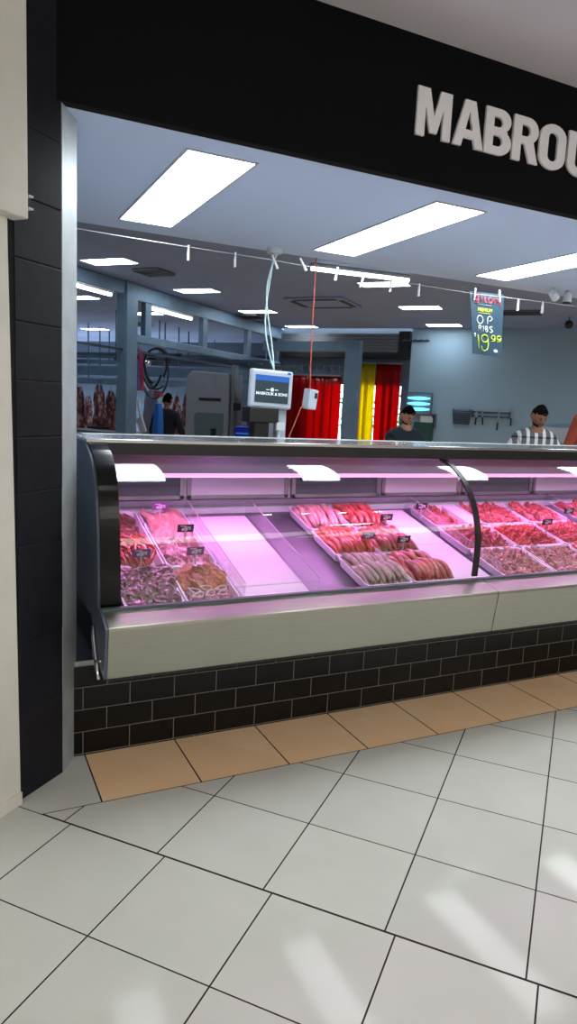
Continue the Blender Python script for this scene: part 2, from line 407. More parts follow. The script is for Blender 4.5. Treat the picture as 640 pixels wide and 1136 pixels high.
# side walls of the shop
a = Vector((.40, 2.96, 0)); d = Vector((math.sin(math.radians(4.5)), math.cos(math.radians(4.5)), 0))
bm = NB(); ang = -math.radians(4.5); L0 = 17.6
box(bm, (0, 0, 0), (.08, L0, 3.2)); bmesh.ops.rotate(bm, verts=bm.verts, matrix=Matrix.Rotation(ang, 3, 'Z'))
bmesh.ops.translate(bm, verts=bm.verts, vec=a+d*L0/2+Vector((-.16, 0, 1.55))); struct('wall_left', bm, 'dark_wall')
bm = NB(); bx(bm, 11.9, 12.0, 2.9, 8, 0, 3.1); struct('wall_right', bm, 'shop_wall')
# mall side
bm = NB()
Q = PL - E2*.02
poly = [(-7, -.13), (-7, -.0), (0, 0), (0, -.13)]
# white wall along E2 with a leaning right edge
def onE2(s, out, z): return PL + E2*s + E1*out + Vector((0, 0, z))
bm = NB()
vs = [onE2(-7, .012, 0), onE2(-.012, .012, 0), onE2(-.028, .012, 1.2), onE2(-.042, .012, 2.03), onE2(-.042, .012, 2.1), onE2(-7, .012, 2.1)]
f = [bm.verts.new(v) for v in vs]; g = [bm.verts.new(v-E1*.05) for v in vs]
bm.faces.new(f); bm.faces.new(g[::-1])
for i in range(6): bm.faces.new((f[i], f[(i+1) % 6], g[(i+1) % 6], g[i]))
struct('wall_mall', bm, 'mall_white')
bm = NB(); prism(bm, [(-7, -.02), (.004, -.02), (.004, .06), (-7, .06)], lambda s, o, z: onE2(s, o, z), 2.10, 3.149); struct('wall_upper', bm, 'mall_white', bevel=.006)
bm = NB(); prism(bm, [(-7, -.3), (-.02, -.3), (-.02, -.05), (-7, -.05)], lambda s, o, z: onE2(s, o, z), 0, 3.149); struct('wall_core', bm, 'mall_white')
bm = NB(); bx(bm, -8.5, 14, -8, -7.8, 0, 3.149); struct('wall_rear', bm, 'mall_far')
bm = NB(); bx(bm, 13.8, 14, -8, 3, 0, 3.149); struct('wall_east', bm, 'mall_far')
bm = NB(); bx(bm, -9, -8.8, -8, 3, 0, 3.149); struct('wall_west', bm, 'mall_far')
bm = NB(); bx(bm, 12, 14, 2.8, 2.95, 0, 3.149); struct('wall_neighbour', bm, 'mall_far')
# column with block joints, and jamb
wd = (PR-PL).length
bm = NB(); prism(bm, [(-.045, -.25), (wd, -.25), (wd, -.004), (-.045, -.004)], lambda s, o, z: onE2(s, o, z), 0, 3.149); struct('wall_column_core', bm, 'groove_dark')
bm = NB(); zs = [0.0, .35, .62, .98, 1.176, 1.376, 1.576, 1.776, 1.985, 2.19, 2.42, 2.8, 3.149]
for i, (z0, z1) in enumerate(zip(zs, zs[1:])):
    gp = .0035 if 1.1 < z0 < 2.2 else .0006
    q = random.uniform(-.0015, .0015)
    prism(bm, [(.0, -.02), (wd-.001, -.02), (wd-.001, q), (.0, q)], lambda s, o, z: onE2(s, o, z), z0+gp*.5, z1-gp*.5)
struct('wall_column', bm, 'column_black', bevel=.0025)
jd = Vector((.438, 2.879, 0))-PR; jl = jd.length; jd.normalize(); jn = Vector((-jd.y, jd.x, 0))
bm = NB(); prism(bm, [(.001, 0), (jl+.03, 0), (jl+.03, .06), (.001, .06)], lambda s, o, z: PR+jd*s+jn*o+Vector((0, 0, z)), 0, 2.56); struct('trim_1', bm, 'jamb_metal')
# caulked skirting mess at the foot of the wall
bm = NB(); prism(bm, [(-3, .012), (-.012, .012), (-.012, .022), (-3, .022)], lambda s, o, z: onE2(s, o, z), 0, .05); struct('baseboard_left', bm, 'mall_white', bevel=.004)
# bracket on the edge of the upper wall
bk = thing('wall_bracket', 'small white latch bracket on the corner between upper white wall and black column', 'bracket', onE2(.006, .03, 2.135), GA+PI/2)
bm = NB(); bx(bm, 0, .02, -.004, 0, 0, .045); bx(bm, 0, .02, -.03, -.004, 0, .006); bx(bm, 0, .02, -.03, -.004, .039, .045); obj('plate', bm, 'white_paint', bk)
bm = NB(); bx(bm, .004, .016, -.022, -.004, .015, .03); obj('latch', bm, 'slot_black', bk)

# ------------------------------------------------------------------ shop sign lettering
def arc(cx, cy, rx, ry, a0, a1, n=10): return [(cx+rx*math.cos(math.radians(a0+(a1-a0)*i/n)), cy+ry*math.sin(math.radians(a0+(a1-a0)*i/n))) for i in range(n+1)]
st = .30
GL = {
 'M': ([[(0, 0), (0, 1), (.34, 1), (.5, .45), (.66, 1), (1, 1), (1, 0), (.76, 0), (.76, .62), (.60, .10), (.40, .10), (.24, .62), (.24, 0)]], .187),
 'A': ([[(0, 0), (.33, 1), (.67, 1), (1, 0), (.73, 0), (.67, .19), (.33, .19), (.27, 0)], [(.385, .37), (.5, .78), (.615, .37)]], .176),
 'B': ([[(0, 0), (0, 1)]+arc(.55, .75, .40, .25, 90, -50)+arc(.55, .28, .45, .28, 50, -90), [(.31, .6), (.31, .82)]+arc(.5, .71, .15, .11, 90, -90, 6), [(.31, .18), (.31, .42)]+arc(.5, .30, .17, .12, 90, -90, 6)], .160),
 'R': ([[(0, 0), (0, 1)]+arc(.55, .71, .40, .29, 90, -55)+[(1.0, 0), (.67, 0), (.45, .40), (.31, .40), (.31, 0)], [(.31, .57), (.31, .82)]+arc(.48, .695, .17, .125, 90, -90, 6)], .165),
 'O': ([arc(.5, .72, .5, .30, 0, 180)+arc(.5, .28, .5, .30, 180, 360), arc(.5, .70, .18, .13, 0, 180)+arc(.5, .30, .18, .13, 180, 360)], .172),
 'U': ([[(0, 1), (.31, 1)]+arc(.5, .28, .19, .10, 180, 360)+[(.69, 1), (1, 1)]+arc(.5, .28, .5, .30, 360, 180)], .168),
 'K': ([[(0, 0), (0, 1), (.31, 1), (.31, .6), (.64, 1), (1, 1), (.6, .55), (1.0, 0), (.66, 0), (.38, .38), (.31, .3), (.31, 0)]], .176)}
sign = thing('shop_sign', 'raised silver letters spelling the butcher name on the black fascia', 'sign', (1.874, 2.75, 2.745))
xs = {0: 1.874, 1: 2.077, 2: 2.259, 3: 2.429, 4: 2.598, 5: 2.787, 6: 2.975}
for i, ch in enumerate('MABROUK'):
    loops, w = GL[ch]
    loops = [[(p[0]*w, p[1]*.2) for p in lp] for lp in loops]
    bm = shape2d(loops, .006); bmesh.ops.translate(bm, verts=bm.verts, vec=(xs[i]-1.874, -.0075, 0))
    obj('letter', bm, 'letter_silver', sign)

# ------------------------------------------------------------------ ceiling lights
def panel(name, cx, cy, sx, sy, z, rz, mt, label, group):
    t = thing(name, label, 'ceiling light', (cx, cy, z), rz, group)
    bm = NB(); w = .012
    for (x0, x1, y0, y1) in ((-sx/2-w, sx/2+w, -sy/2-w, -sy/2), (-sx/2-w, sx/2+w, sy/2, sy/2+w), (-sx/2-w, -sx/2, -sy/2, sy/2), (sx/2, sx/2+w, -sy/2, sy/2)):
        bx(bm, x0, x1, y0, y1, -.006, -.0005)
    obj('frame', bm, 'light_frame', t)
    bm = NB(); bx(bm, -sx/2, sx/2, -sy/2, sy/2, -.004, -.0005); obj('diffuser', bm, mt, t)
    return t
for i, x in enumerate((1.055, 2.325, 3.68, 5.0, 6.3)):
    lab = ['long white ceiling light over the left of the meat counter, nearest the column', 'long white ceiling light over the middle of the meat counter', 'long white ceiling light beneath the shop name, cut by the right edge'][i] if i < 3 else 'long white ceiling light over the counter beyond the right edge'
    panel('panel_light', x, 3.60, .30, 1.29, 2.56, 0, 'panel_light', lab, 'long ceiling lights over the counter')
backl = {(-4.95, 6.43): 'small white ceiling panel nearest the galvanised post, above the dark vent', (-4.95, 8.28): 'small white ceiling panel between the rail frame and the monitor cables', (-4.98, 10.2): 'small white ceiling panel behind the two white monitor cables',
 (-5.0, 12.1): 'small white ceiling panel just right of the monitor cables, farthest one over the shutter', (-2.35, 8.15): 'white ceiling panel under the bright batten tube', (-2.33, 9.99): 'white ceiling panel left of the price banner, the nearer of two', (-2.37, 11.95): 'farthest white ceiling panel left of the price banner, nearest the wall',
 (-7.17, 8.6): 'white ceiling panel at the left jamb, cut off by it', (-7.16, 10.3): 'white ceiling panel seen between the post and the hanger', (-9.99, 12.5): 'small white ceiling panel far left above the hanging carcasses'}
for (a_, b_), lab in backl.items():
    p = W(a_, b_); panel('ceiling_panel', p.x, p.y, .56, .28, 3.0, GA, 'back_panel_light', lab, 'small ceiling panels of the back room')
for a_, b_ in ((.3, 9.9), (2.6, 10.2), (2.6, 8.2), (-9.9, 10.3)):
    p = W(a_, b_); panel('ceiling_panel', p.x, p.y, .56, .28, 3.0, GA, 'back_panel_light', 'white ceiling panel of the back room hidden from the front', 'hidden ceiling panels')
for k, x in enumerate((-4.5, -.5, 3.5, 7.5)):  # unseen fill panels added, large and dim to keep glass reflections soft
    panel('mall_fill_panel', x, -4.6, 3.4, 3.4, 3.149, 0, 'added_mall_light', 'large unseen fill panel added to the mall ceiling behind the camera', 'added mall fill panels')
panel('added_mall_light', 4.4, -1.3, .6, .3, 3.149, 0, 'panel_light', 'slim unseen light added behind the camera for a streak in the glass', None)  # added for a single streak mirrored in the curved glass
def downlight(x, y):
    t = thing('downlight', 'small round mall downlight', 'ceiling light', (x, y, 3.149), 0, 'mall downlights')
    bm = NB(); bmesh.ops.create_cone(bm, cap_ends=True, segments=20, radius1=.045, radius2=.045, depth=.004); bmesh.ops.translate(bm, verts=bm.verts, vec=(0, 0, -.003)); obj('bulb', bm, 'downlight', t)
    bm = NB(); bmesh.ops.create_cone(bm, cap_ends=True, segments=20, radius1=.06, radius2=.06, depth=.002); bmesh.ops.translate(bm, verts=bm.verts, vec=(0, 0, -.0011)); obj('rim', bm, 'light_frame', t)
for x in (.5, 1.1, 2.6, 3.0, 3.4, 3.8): downlight(x, .6)
def batten(name, p0, p1, label, cat='tube light', group=None):
    d_ = Vector(p1)-Vector(p0); L_ = d_.length; t = thing(name, label, cat, p0, math.atan2(d_.y, d_.x), group)
    bm = NB(); bx(bm, 0, L_, -.035, .035, .0, .03); obj('housing', bm, 'white_paint', t)
    bm = NB(); tube(bm, [(0.01, 0, -.018), (L_-.01, 0, -.018)], .02, 10); obj('tube', bm, 'tube_light', t, smooth=True)
    return t
batten('batten_light', (3.36, 6.63, 2.965), (4.52, 6.53, 2.965), 'bright white batten tube on the back ceiling just behind the peg wire')
batten('batten_light', W(-5.55, 8.05, 2.768), W(-5.55, 9.15, 2.768), 'bright tube light slung under the upper chord of the rail frame, right of the post', group='tubes under the rail frame')
batten('batten_light', W(-5.55, 6.25, 2.808), W(-5.55, 7.25, 2.808), 'bright tube light slung under the rail frame left of the post, beside the jamb', group='tubes under the rail frame')
# air con cassette and vents
def vent(name, a_, b_, sa, sb, label, mt='slot_black', cat='vent'):
    p = W(a_, b_, 3.0); t = thing(name, label, cat, p, GA)
    bm = NB(); bx(bm, -sa/2, sa/2, -sb/2, sb/2, -.03, -.001); obj('frame', bm, 'back_ceiling' if name == 'air_conditioner' else 'case_grey', t, bevel=.01)
    bm = NB()
    if name == 'air_conditioner':
        for s in (-1, 1):
            bx(bm, -sa*.36, sa*.36, s*sb*.4-.04, s*sb*.4+.04, -.036, -.029); bx(bm, s*sa*.42-.035, s*sa*.42+.035, -sb*.32, sb*.32, -.036, -.029)
    else:
        for k in range(5): bx(bm, -sa*.46, sa*.46, sb*(-.4+.2*k)-.022, sb*(-.4+.2*k)+.022, -.036, -.029)
    obj('slots', bm, mt, t)
    return t
vent('air_conditioner', -3.55, 9.35, .85, .85, 'square grey ceiling cassette air conditioner above the hanging power box', cat='air conditioner')
vent('ceiling_vent', -4.75, 6.98, .36, .36, 'dark square ceiling vent right above the galvanised post')
vent('ceiling_vent', -1.0, 10.45, .55, .3, 'dark slot vent on the ceiling just right of the price banner')
vent('ceiling_vent', -8.3, 11.6, .5, .5, 'dark ceiling vent left of the post above the far left panel')
vent('ceiling_vent', -5.3, 10.6, .4, .4, 'dark ceiling vent between the rail frame and the monitor cables')

# ------------------------------------------------------------------ display counter
XR = 5.6
t = thing('tiled_plinth', 'low plinth faced with glossy black brick tiles under the steel counter', 'plinth', (.435, 2.879, 0))
bm = NB(); bx(bm, 0, XR-.435, 0, .9, .001, .400); obj('tile_face', bm, BRICK, t)
bm = NB(); bx(bm, .002, XR-.435, .006, .9, .400, .424); obj('ledge', bm, 'steel_dull', t)
case = thing('display_counter', 'curved glass refrigerated meat counter with stainless steel front', 'display counter', (.518, 2.6, .445))
O_ = Vector((-.518, -2.6, -.445))
def part(name, bm, m, parent=None, **k):
    p = parent or case
    bmesh.ops.translate(bm, verts=bm.verts, vec=O_); return obj(name, bm, m, p, **k)
# steel bumper, two lengths
bp_ = [(2.70, .690), (2.694, .690), (2.574, .660), (2.572, .648), (2.60, .446), (2.61, .446), (2.62, .60), (2.70, .66)]
fnx = lambda y, z, x: Vector((x, y, z))
for x0, x1 in ((.519, 2.450), (2.454, XR)):
    bm = NB(); prism(bm, bp_, fnx, x0, x1); part('steel_front', bm, 'steel', bevel=.003)
bm = NB(); bx(bm, .52, XR, 2.694, 2.72, .688, .700); part('glass_channel', bm, 'case_dark')
bm = NB(); bx(bm, .53, XR, 2.62, 2.93, .428, .60); bx(bm, .53, XR, 2.93, 3.95, .428, .58); part('lower_body', bm, 'satin_black')
# end plate under the cheek
bm = NB(); prism(bm, [(2.575, .655), (2.60, .446), (2.70, .47), (2.86, .60), (2.90, .70), (2.70, .70)], fnx, .508, .518); part('end_plate', bm, 'cheek_side_lit')
bm = NB(); pr = [(2.735, .690), (2.733, .80), (2.742, .90), (2.758, 1.0), (2.778, 1.10), (2.805, 1.18), (2.85, 1.245), (2.92, 1.296), (3.0, 1.325), (3.07, 1.345)]
pr = smooth_prof(pr, 4)
prism(bm, pr+[(3.95, 1.345), (3.95, .60), (2.95, .60), (2.82, .62), (2.76, .66)], fnx, .520, .598); part('end_cheek', bm, 'gloss_black')
bm = NB(); q = [(y+.012, z-.004) for y, z in pr]
prism(bm, q+[(3.93, 1.335), (3.93, .62), (2.95, .62), (2.84, .63), (2.78, .68)], fnx, .510, .5195); part('end_panel', bm, 'cheek_side_lit')
# metal latch arm
bm = NB(); tube(bm, [(.503, 2.80, .60), (.500, 2.77, .56), (.500, 2.73, .50), (.500, 2.70, .47), (.497, 2.65, .43)], [.009, .011, .012, .011, .006], 8); tube(bm, [(.495, 2.71, .485), (.512, 2.66, .50)], .007, 8)
la = part('latch_arm', bm, 'steel_bright', smooth=True)
# glass
GP = [(2.736, .700), (2.731, .78), (2.730, .846)]+[(3.18-.45*math.cos(math.radians(a_)), .846+.45*math.sin(math.radians(a_))) for a_ in range(3, 79, 3)]
for x0, x1 in ((.600, 2.428), (2.434, 4.26), (4.27, XR)):
    bm = NB(); slabstrip(bm, GP, x0, x1, .006); part('curved_glass', bm, 'curved_glass', smooth=False)
for o in [o for o in case.children if o.name.startswith('curved_glass')]:
    for p in o.data.polygons: p.use_smooth = abs(p.normal.x) < .5
    md = o.modifiers.new('e', 'EDGE_SPLIT'); md.split_angle = math.radians(40)
for xj in (2.431, 4.265):
    bm = NB(); slabstrip(bm, [(y-.004, z+.002) for y, z in GP], xj-.015, xj+.015, .014); part('joint_strip', bm, 'satin_black')
# top
bm = NB(); bx(bm, .515, XR, 3.055, 3.45, 1.340, 1.352); bx(bm, .515, XR, 3.050, 3.056, 1.337, 1.352); part('top_shelf', bm, 'steel_bright', bevel=.002)
bm = NB(); bx(bm, .60, XR, 3.060, 3.11, 1.285, 1.339); part('top_rail', bm, 'satin_black')
bm = NB(); prism(bm, [(3.11, 1.30), (3.11, 1.335), (3.44, 1.335), (3.44, 1.18), (3.36, 1.172), (3.35, 1.180)], fnx, .60, XR); part('canopy', bm, 'canopy_grey')
bm = NB(); bx(bm, .62, XR, 3.348, 3.40, 1.152, 1.171); part('lamp', bm, 'pink_lamp')
# canopy vents line
# interior shell
def DP(x, s, h=0):   # point on the sloping display plane: s along the slope from the front, h above it
    th = math.atan(.27); return Vector((x, 2.76+s*math.cos(th)-h*math.sin(th), .675+s*math.sin(th)+h*math.cos(th)))
TH = math.atan(.27)
bm = NB(); v = [DP(.6, -.03, -.06), DP(XR, -.03, -.06), DP(XR, 1.05, -.06), DP(.6, 1.05, -.06)]; v2 = [DP(.6, -.03, -.075), DP(XR, -.03, -.075), DP(XR, 1.05, -.075), DP(.6, 1.05, -.075)]
A_ = [bm.verts.new(p) for p in v]; B_ = [bm.verts.new(p) for p in v2]; bm.faces.new(A_); bm.faces.new(B_[::-1])
for i in range(4): bm.faces.new((A_[i], A_[(i+1) % 4], B_[(i+1) % 4], B_[i]))
part('deck', bm, 'deck_steel')
bm = NB(); bx(bm, .60, XR, 3.80, 3.83, .60, 1.34); part('rear_wall', bm, 'case_back')
bm = NB(); bx(bm, .60, XR, 3.76, 3.80, .945, .975); part('rear_rail', bm, 'deck_steel')
bm = NB(); bx(bm, .60, XR, 3.42, 3.80, 1.30, 1.335); part('rear_roof', bm, 'case_grey')
for i, x0 in enumerate((.62, 1.20, 1.86, 2.52, 3.18, 3.84, 4.5)):
    bm = NB(); w_ = .64 if i else .56
    for (a0, a1, c0, c1) in ((x0, x0+w_, .98, 1.0), (x0, x0+w_, 1.27, 1.295), (x0, x0+.025, .98, 1.295), (x0+w_-.025, x0+w_, .98, 1.295)): bx(bm, a0, a1, 3.775+(i % 2)*.008, 3.795, c0, c1)
    dr = part('sliding_door', bm, 'steel_dull')
    bm = NB(); bx(bm, x0+.025, x0+w_-.025, 3.788, 3.796, 1.0, 1.27); bmesh.ops.translate(bm, verts=bm.verts, vec=O_); obj('pane', bm, 'case_dark' if i in (0, 2, 4) else 'case_back', dr)
    if i in (2, 4):
        bm = NB(); bx(bm, x0+.06, x0+.13, 3.77, 3.79, 1.08, 1.22); bmesh.ops.translate(bm, verts=bm.verts, vec=O_); obj('handle', bm, 'slot_black', dr)
        bm = NB()
        for k in range(3): bx(bm, x0+.2, x0+.52, 3.77, 3.79, 1.10+k*.045, 1.118+k*.045)
        bmesh.ops.translate(bm, verts=bm.verts, vec=O_); obj('air_slots', bm, 'slot_black', dr)
# glass dividers standing on the deck
def divider(x, hb=.085, hf=.075, s0=-.01, s1=.95, ):
    bm = NB(); pts = [DP(x, s0, -.05), DP(x, s1, -.05), DP(x, s1, hb), DP(x, s0+.02, hf)]
    v = [bm.verts.new(p) for p in pts]; w = [bm.verts.new(p+Vector((.004, 0, 0))) for p in pts]
    bm.faces.new(v); bm.faces.new(w[::-1])
    for i in range(4): bm.faces.new((v[i], v[(i+1) % 4], w[(i+1) % 4], w[i]))
    d_ = part('divider', bm, 'divider_glass')
    bm = NB(); tube(bm, [pts[2]+Vector((.002, 0, 0)), pts[3]+Vector((.002, 0, 0))], .0022, 6); bmesh.ops.translate(bm, verts=bm.verts, vec=O_); obj('edge', bm, 'clear_stake', d_)
for x in (1.148, 1.518, 2.628, 3.84): divider(x)
# pink display lamps under the canopy (area lamps lying on the lamp housing)
def area(name, loc, rot, sx, sy, power, col, parent=None):
    ld = bpy.data.lights.new(name, 'AREA'); ld.shape = 'RECTANGLE'; ld.size = sx; ld.size_y = sy; ld.energy = power; ld.color = col
    o = bpy.data.objects.new(name, ld); COL.objects.link(o); o.location = loc; o.rotation_euler = rot
    if parent: o.parent = parent
    return o
for k in range(4):
    area('lamp_light', Vector((1.2+k*1.25, 3.37, 1.150))+O_, (math.radians(-8), 0, 0), 1.2, .045, 5.6, (1.0, .33, .96), case)

# ------------------------------------------------------------------ trays and meat
def place(o, x, s, h, yaw=0, tiltx=0, tilty=0):
    o.location = DP(x, s, h)
    o.rotation_euler = (Matrix.Rotation(TH, 3, 'X') @ Matrix.Rotation(yaw, 3, 'Z') @ Matrix.Rotation(tiltx, 3, 'X') @ Matrix.Rotation(tilty, 3, 'Y')).to_euler()
    return o
def tray_mesh(w, l, d=.045):
    bm = NB(); r = .012
    def ring(ww, ll, z):
        c = .02; pts = []
        for (cx, cy, a0) in ((ww/2-c, ll/2-c, 0), (-ww/2+c, ll/2-c, 90), (-ww/2+c, -ll/2+c, 180), (ww/2-c, -ll/2+c, 270)):
            for k in range(4): a_ = math.radians(a0+30*k); pts.append((cx+c*math.cos(a_), cy+c*math.sin(a_), z))
        return [bm.verts.new(p) for p in pts]
    R = [ring(w-.035, l-.035, -d), ring(w-.014, l-.014, -.006), ring(w, l, -.004), ring(w, l, .004), ring(w-.016, l-.016, .004), ring(w-.038, l-.038, -d+.004)]
    for a_, b_ in zip(R, R[1:]):
        n = len(a_)
        for k in range(n): bm.faces.new((a_[k], a_[(k+1) % n], b_[(k+1) % n], b_[k]))
    bm.faces.new(R[0][::-1]); bm.faces.new(R[-1]); return bm
tray_cache = {}
def tray(x0, x1, s0, s1, label, group):
    w = x1-x0-.004; l = s1-s0-.004; key = (round(w, 3), round(l, 3))
    o = obj('meat_tray', tray_mesh(w, l), 'white_plastic', smooth=False) if key not in tray_cache else tray_cache[key].copy()
    if key in tray_cache: COL.objects.link(o)
    tray_cache[key] = tray_cache.get(key, o)
    tag(o, label, 'tray', group); return place(o, (x0+x1)/2, (s0+s1)/2, 0)
def sausage(L_, r, bow, m, twist=0):
    bm = NB(); n = 12; pts = []; rs = []
    for i in range(n+1):
        u = i/n; y = (u-.5)*L_
        pts.append((twist*math.sin(u*PI*1.5), y, bow*math.sin(PI*u)))
        e = min(u, 1-u)*n
        rs.append(r*(.25 if e < .5 else .72 if e < 1.5 else .93 if e < 2.5 else 1)*(1+.04*math.sin(9*u+twist*300)))
    tube(bm, pts, rs, 9); o = obj('sausage', bm, m, smooth=True); return o
def copies(protos, name, label, cat, group):
    st_ = {'first': list(protos)}
    for p in protos: p.name = name
    def get():
        if st_['first']: o = st_['first'].pop(0)
        else: o = random.choice(protos).copy(); COL.objects.link(o)
        tag(o, label, cat, group); return o
    return get
def fill_sausages(x0, x1, s0, s1, m, label, group, r=.0150, two=True, bow=.022):
    w = x1-x0-.03; l = s1-s0-.02; n = int(w/(r*1.95))
    n = int(w/(r*2.0)); Ls = l*.60
    pr_ = [sausage(Ls*random.uniform(.9, 1.04), r*random.uniform(.92, 1.06), bow*random.uniform(.6, 1.3), m, random.uniform(-.012, .012)) for k in range(6)]
    g_ = copies(pr_, 'sausage', label, 'sausage', group)
    for row in (1, 0):
        for lay in range(2 if two else 1):
            nn = n-lay
            for k in range(nn):
                place(g_(), x0+.015+r+(k+.5*lay)*(w-2*r)/(n-1)+random.uniform(-.004, .004), s0+.012+Ls/2+row*(l-Ls)+random.uniform(-.010, .010), -.020+lay*r*1.7+(.010 if row == 0 else 0)+random.uniform(-.003, .004), random.uniform(-.16, .16)+.06*(row-.5), random.uniform(-.02, .12))
def slab(L_, w, h, m, seed, wob=.18, name='steak'):
    rnd = random.Random(seed); bm = NB(); bmesh.ops.create_icosphere(bm, subdivisions=4, radius=1)
    ph = [rnd.uniform(0, 6.28) for _ in range(6)]
    for v in bm.verts:
        a_ = math.atan2(v.co.y, v.co.x); rr_ = 1+wob*(math.sin(2*a_+ph[0])*.6+math.sin(3*a_+ph[1])*.5+math.sin(5*a_+ph[2])*.25)
        z = math.copysign(abs(v.co.z)**.6, v.co.z)
        nn_ = mnoise.noise(Vector((v.co.x*3+seed, v.co.y*3, v.co.z*2))); n3 = mnoise.noise(Vector((v.co.x*8+seed, v.co.y*8, v.co.z*3)))
        v.co = Vector((v.co.x*rr_*w/2*(1+.15*nn_), v.co.y*rr_*L_/2*(1+.15*nn_), z*h/2+.12*h*math.sin(3*v.co.x+ph[3])+.25*h*math.sin(4*v.co.y+ph[4])+.5*h*nn_+.28*h*n3))
    return obj(name, bm, m, smooth=True)
def fill(protos, name, label, cat, group, x0, x1, s0, s1, nx, ny, h0=-.02, dh=.01, yaw=.5, tilt=.3, lays=1, mar=.034):
    g_ = copies(protos, name, label, cat, group)
    for lay in range(lays):
        for j in range(ny):
            for i in range(nx):
                x = x0+mar+(x1-x0-2*mar)*((i+.5)/nx)+random.uniform(-.008, .008); s = s1-mar-(s1-s0-2*mar)*((j+.5)/ny)+random.uniform(-.008, .008)
                place(g_(), x, s, h0+.002+lay*dh*1.6+dh*random.uniform(0, 1), random.uniform(-yaw, yaw), tilt*random.uniform(.4, 1.2), random.uniform(-.15, .15))
R1, R2, R3, R4 = 0.0, .33, .645, .97     # tray rows up the slope
def tray_group(x0, x1, rows, where):
    for k, (s0, s1) in enumerate(rows): tray(x0, x1, s0, s1, 'white plastic meat tray, %s row, %s' % (['front', 'middle', 'back'][k], where), 'white meat trays')
ROWS = [(R1, R2), (R2, R3), (R3, R4)]
# section A
for (x0, x1, w_) in ((.622, .885, 'against the black end frame'), (.888, 1.142, 'left of the first glass divider')):
    tray(x0, x1, R1, R2, 'short white plastic meat tray at the front, '+w_, 'white meat trays'); tray(x0, x1, R2, R4, 'long white plastic meat tray at the rear, '+w_, 'white meat trays')
fill([slab(.15, .12, .013, 'dark_steak', k, .25) for k in range(4)], 'steak', 'dark red brown raw steak overlapping others in the front left tray', 'steak', 'dark steaks front left', .622, .885, R1, R2, 3, 4, -.022, .012, .9, .22, 2)
g_ = [sausage(.13, .008, .012, 'red_strip', .004*k) for k in range(4)]
for o in g_: o.name = 'meat_strip'
fill(g_, 'meat_strip', 'thin bright red meat strip in the left tray beside the end frame', 'meat strip', 'bright red strips', .622, .885, R2, R3, 8, 3, -.025, .02, .7, .15, 2)
fill([slab(.13, .10, .014, 'dark_steak', 20+k, .25) for k in range(3)], 'steak', 'dull red steak in the rear left tray against the end frame', 'steak', 'rear left steaks', .622, .885, R3, R4, 3, 3, -.03, .014, .9, .25, 1)
fill([slab(.19, .11, .022, 'pink_fillet', 30+k, .22) for k in range(3)], 'chicken_fillet', 'pale pink poultry fillet in the rear tray left of the first divider', 'fillet', 'pale fillets', .888, 1.142, R3, R4, 2, 3, -.02, .014, .8, .25, 1)
fill([slab(.12, .08, .014, 'marbled_chop', 40+k, .3) for k in range(4)], 'pork_chop', 'marbled pinkish grey chop in the middle tray left of the first divider', 'chop', 'marbled chops', .888, 1.142, R2, R3, 3, 4, -.025, .014, 1.3, .4, 1)
fill([slab(.15, .10, .014, 'crumbed', 50+k, .25) for k in range(4)], 'crumbed_schnitzel', 'orange brown crumbed schnitzel in the front tray left of the first divider', 'schnitzel', 'crumbed schnitzels', .888, 1.142, R1+.10, R2, 3, 3, -.02, .014, 1.0, .3, 1)
def ring_obj(seed):  # white highlights on the schnitzels modelled as pale rings
    bm = NB(); rnd = random.Random(seed); tube(bm, [((.026+.005*math.sin(3*t_))*math.cos(t_), .014*math.sin(t_), .004*math.sin(2*t_)) for t_ in [2*PI*k/16 for k in range(16)]]+[(.026, 0, 0)], .0035, 7)
    return obj('highlight_ring', bm, 'highlight_white', smooth=True)
fill([ring_obj(k) for k in range(2)], 'schnitzel_highlight', 'white highlight shaped as a ring over the crumbed schnitzels', 'highlight', 'highlight rings on the schnitzels',   .888, 1.142, R1, R1+.17, 3, 2, -.002, .008, 1.2, .25, 1)
fill([slab(.10, .07, .02, 'marbled_chop', 60+k) for k in range(3)], 'pork_chop', 'marbled pink chop under the highlight rings at the front glass', 'chop', 'chops under the rings', .888, 1.142, R1, R1+.13, 3, 2, -.028, .008, 1.2, .2, 1)
# white boards
def board(x0, x1, s0, s1, label, h=-.02):
    bm = NB(); bx(bm, -(x1-x0)/2+.002, (x1-x0)/2-.002, -(s1-s0)/2+.0015, (s1-s0)/2-.0015, -.035, 0); o = obj('display_board', bm, 'board_white', bevel=.005)
    tag(o, label, 'display board', 'blank white display boards'); place(o, (x0+x1)/2, (s0+s1)/2, h)
board(1.156, 1.512, 0, .14, 'blank white display board at the front glass between the first two dividers')
board(1.156, 1.512, .14, .60, 'blank white display board, the middle one between the first two dividers')
board(1.156, 1.512, .60, .93, 'blank white display board at the rear between the first two dividers')
board(2.365, 2.620, 0, .46, 'blank white display board beside the front red sausages')
board(2.365, 2.620, .46, .95, 'blank white display board beside the rear red sausages')
# sausages
SS = [(R1+.015, .345), (.345, .665), (.665, .99)]
tray_group(1.800, 2.080, SS, 'left sausage column'); tray_group(2.082, 2.360, SS, 'right sausage column')
fill_sausages(1.800, 2.080, *SS[2], 'pork_pale', 'pale pink raw sausage in the rear left sausage tray', 'pale pink sausages')
fill_sausages(2.082, 2.360, *SS[2], 'beef_sausage', 'red raw sausage in the rear right sausage tray', 'red sausages, rear tray')
fill_sausages(1.800, 2.080, *SS[1], 'orange_sausage', 'orange red raw sausage in the middle left sausage tray', 'orange red sausages')
fill_sausages(2.082, 2.360, *SS[1], 'brown_sausage', 'brownish red raw sausage in the middle right sausage tray', 'brownish sausages')
fill_sausages(1.800, 2.080, *SS[0], 'pork_grey', 'greyish pink raw sausage in the front left sausage tray', 'greyish sausages')
fill_sausages(2.082, 2.360, *SS[0], 'beef_sausage', 'red raw sausage in the front right sausage tray', 'red sausages, front tray')
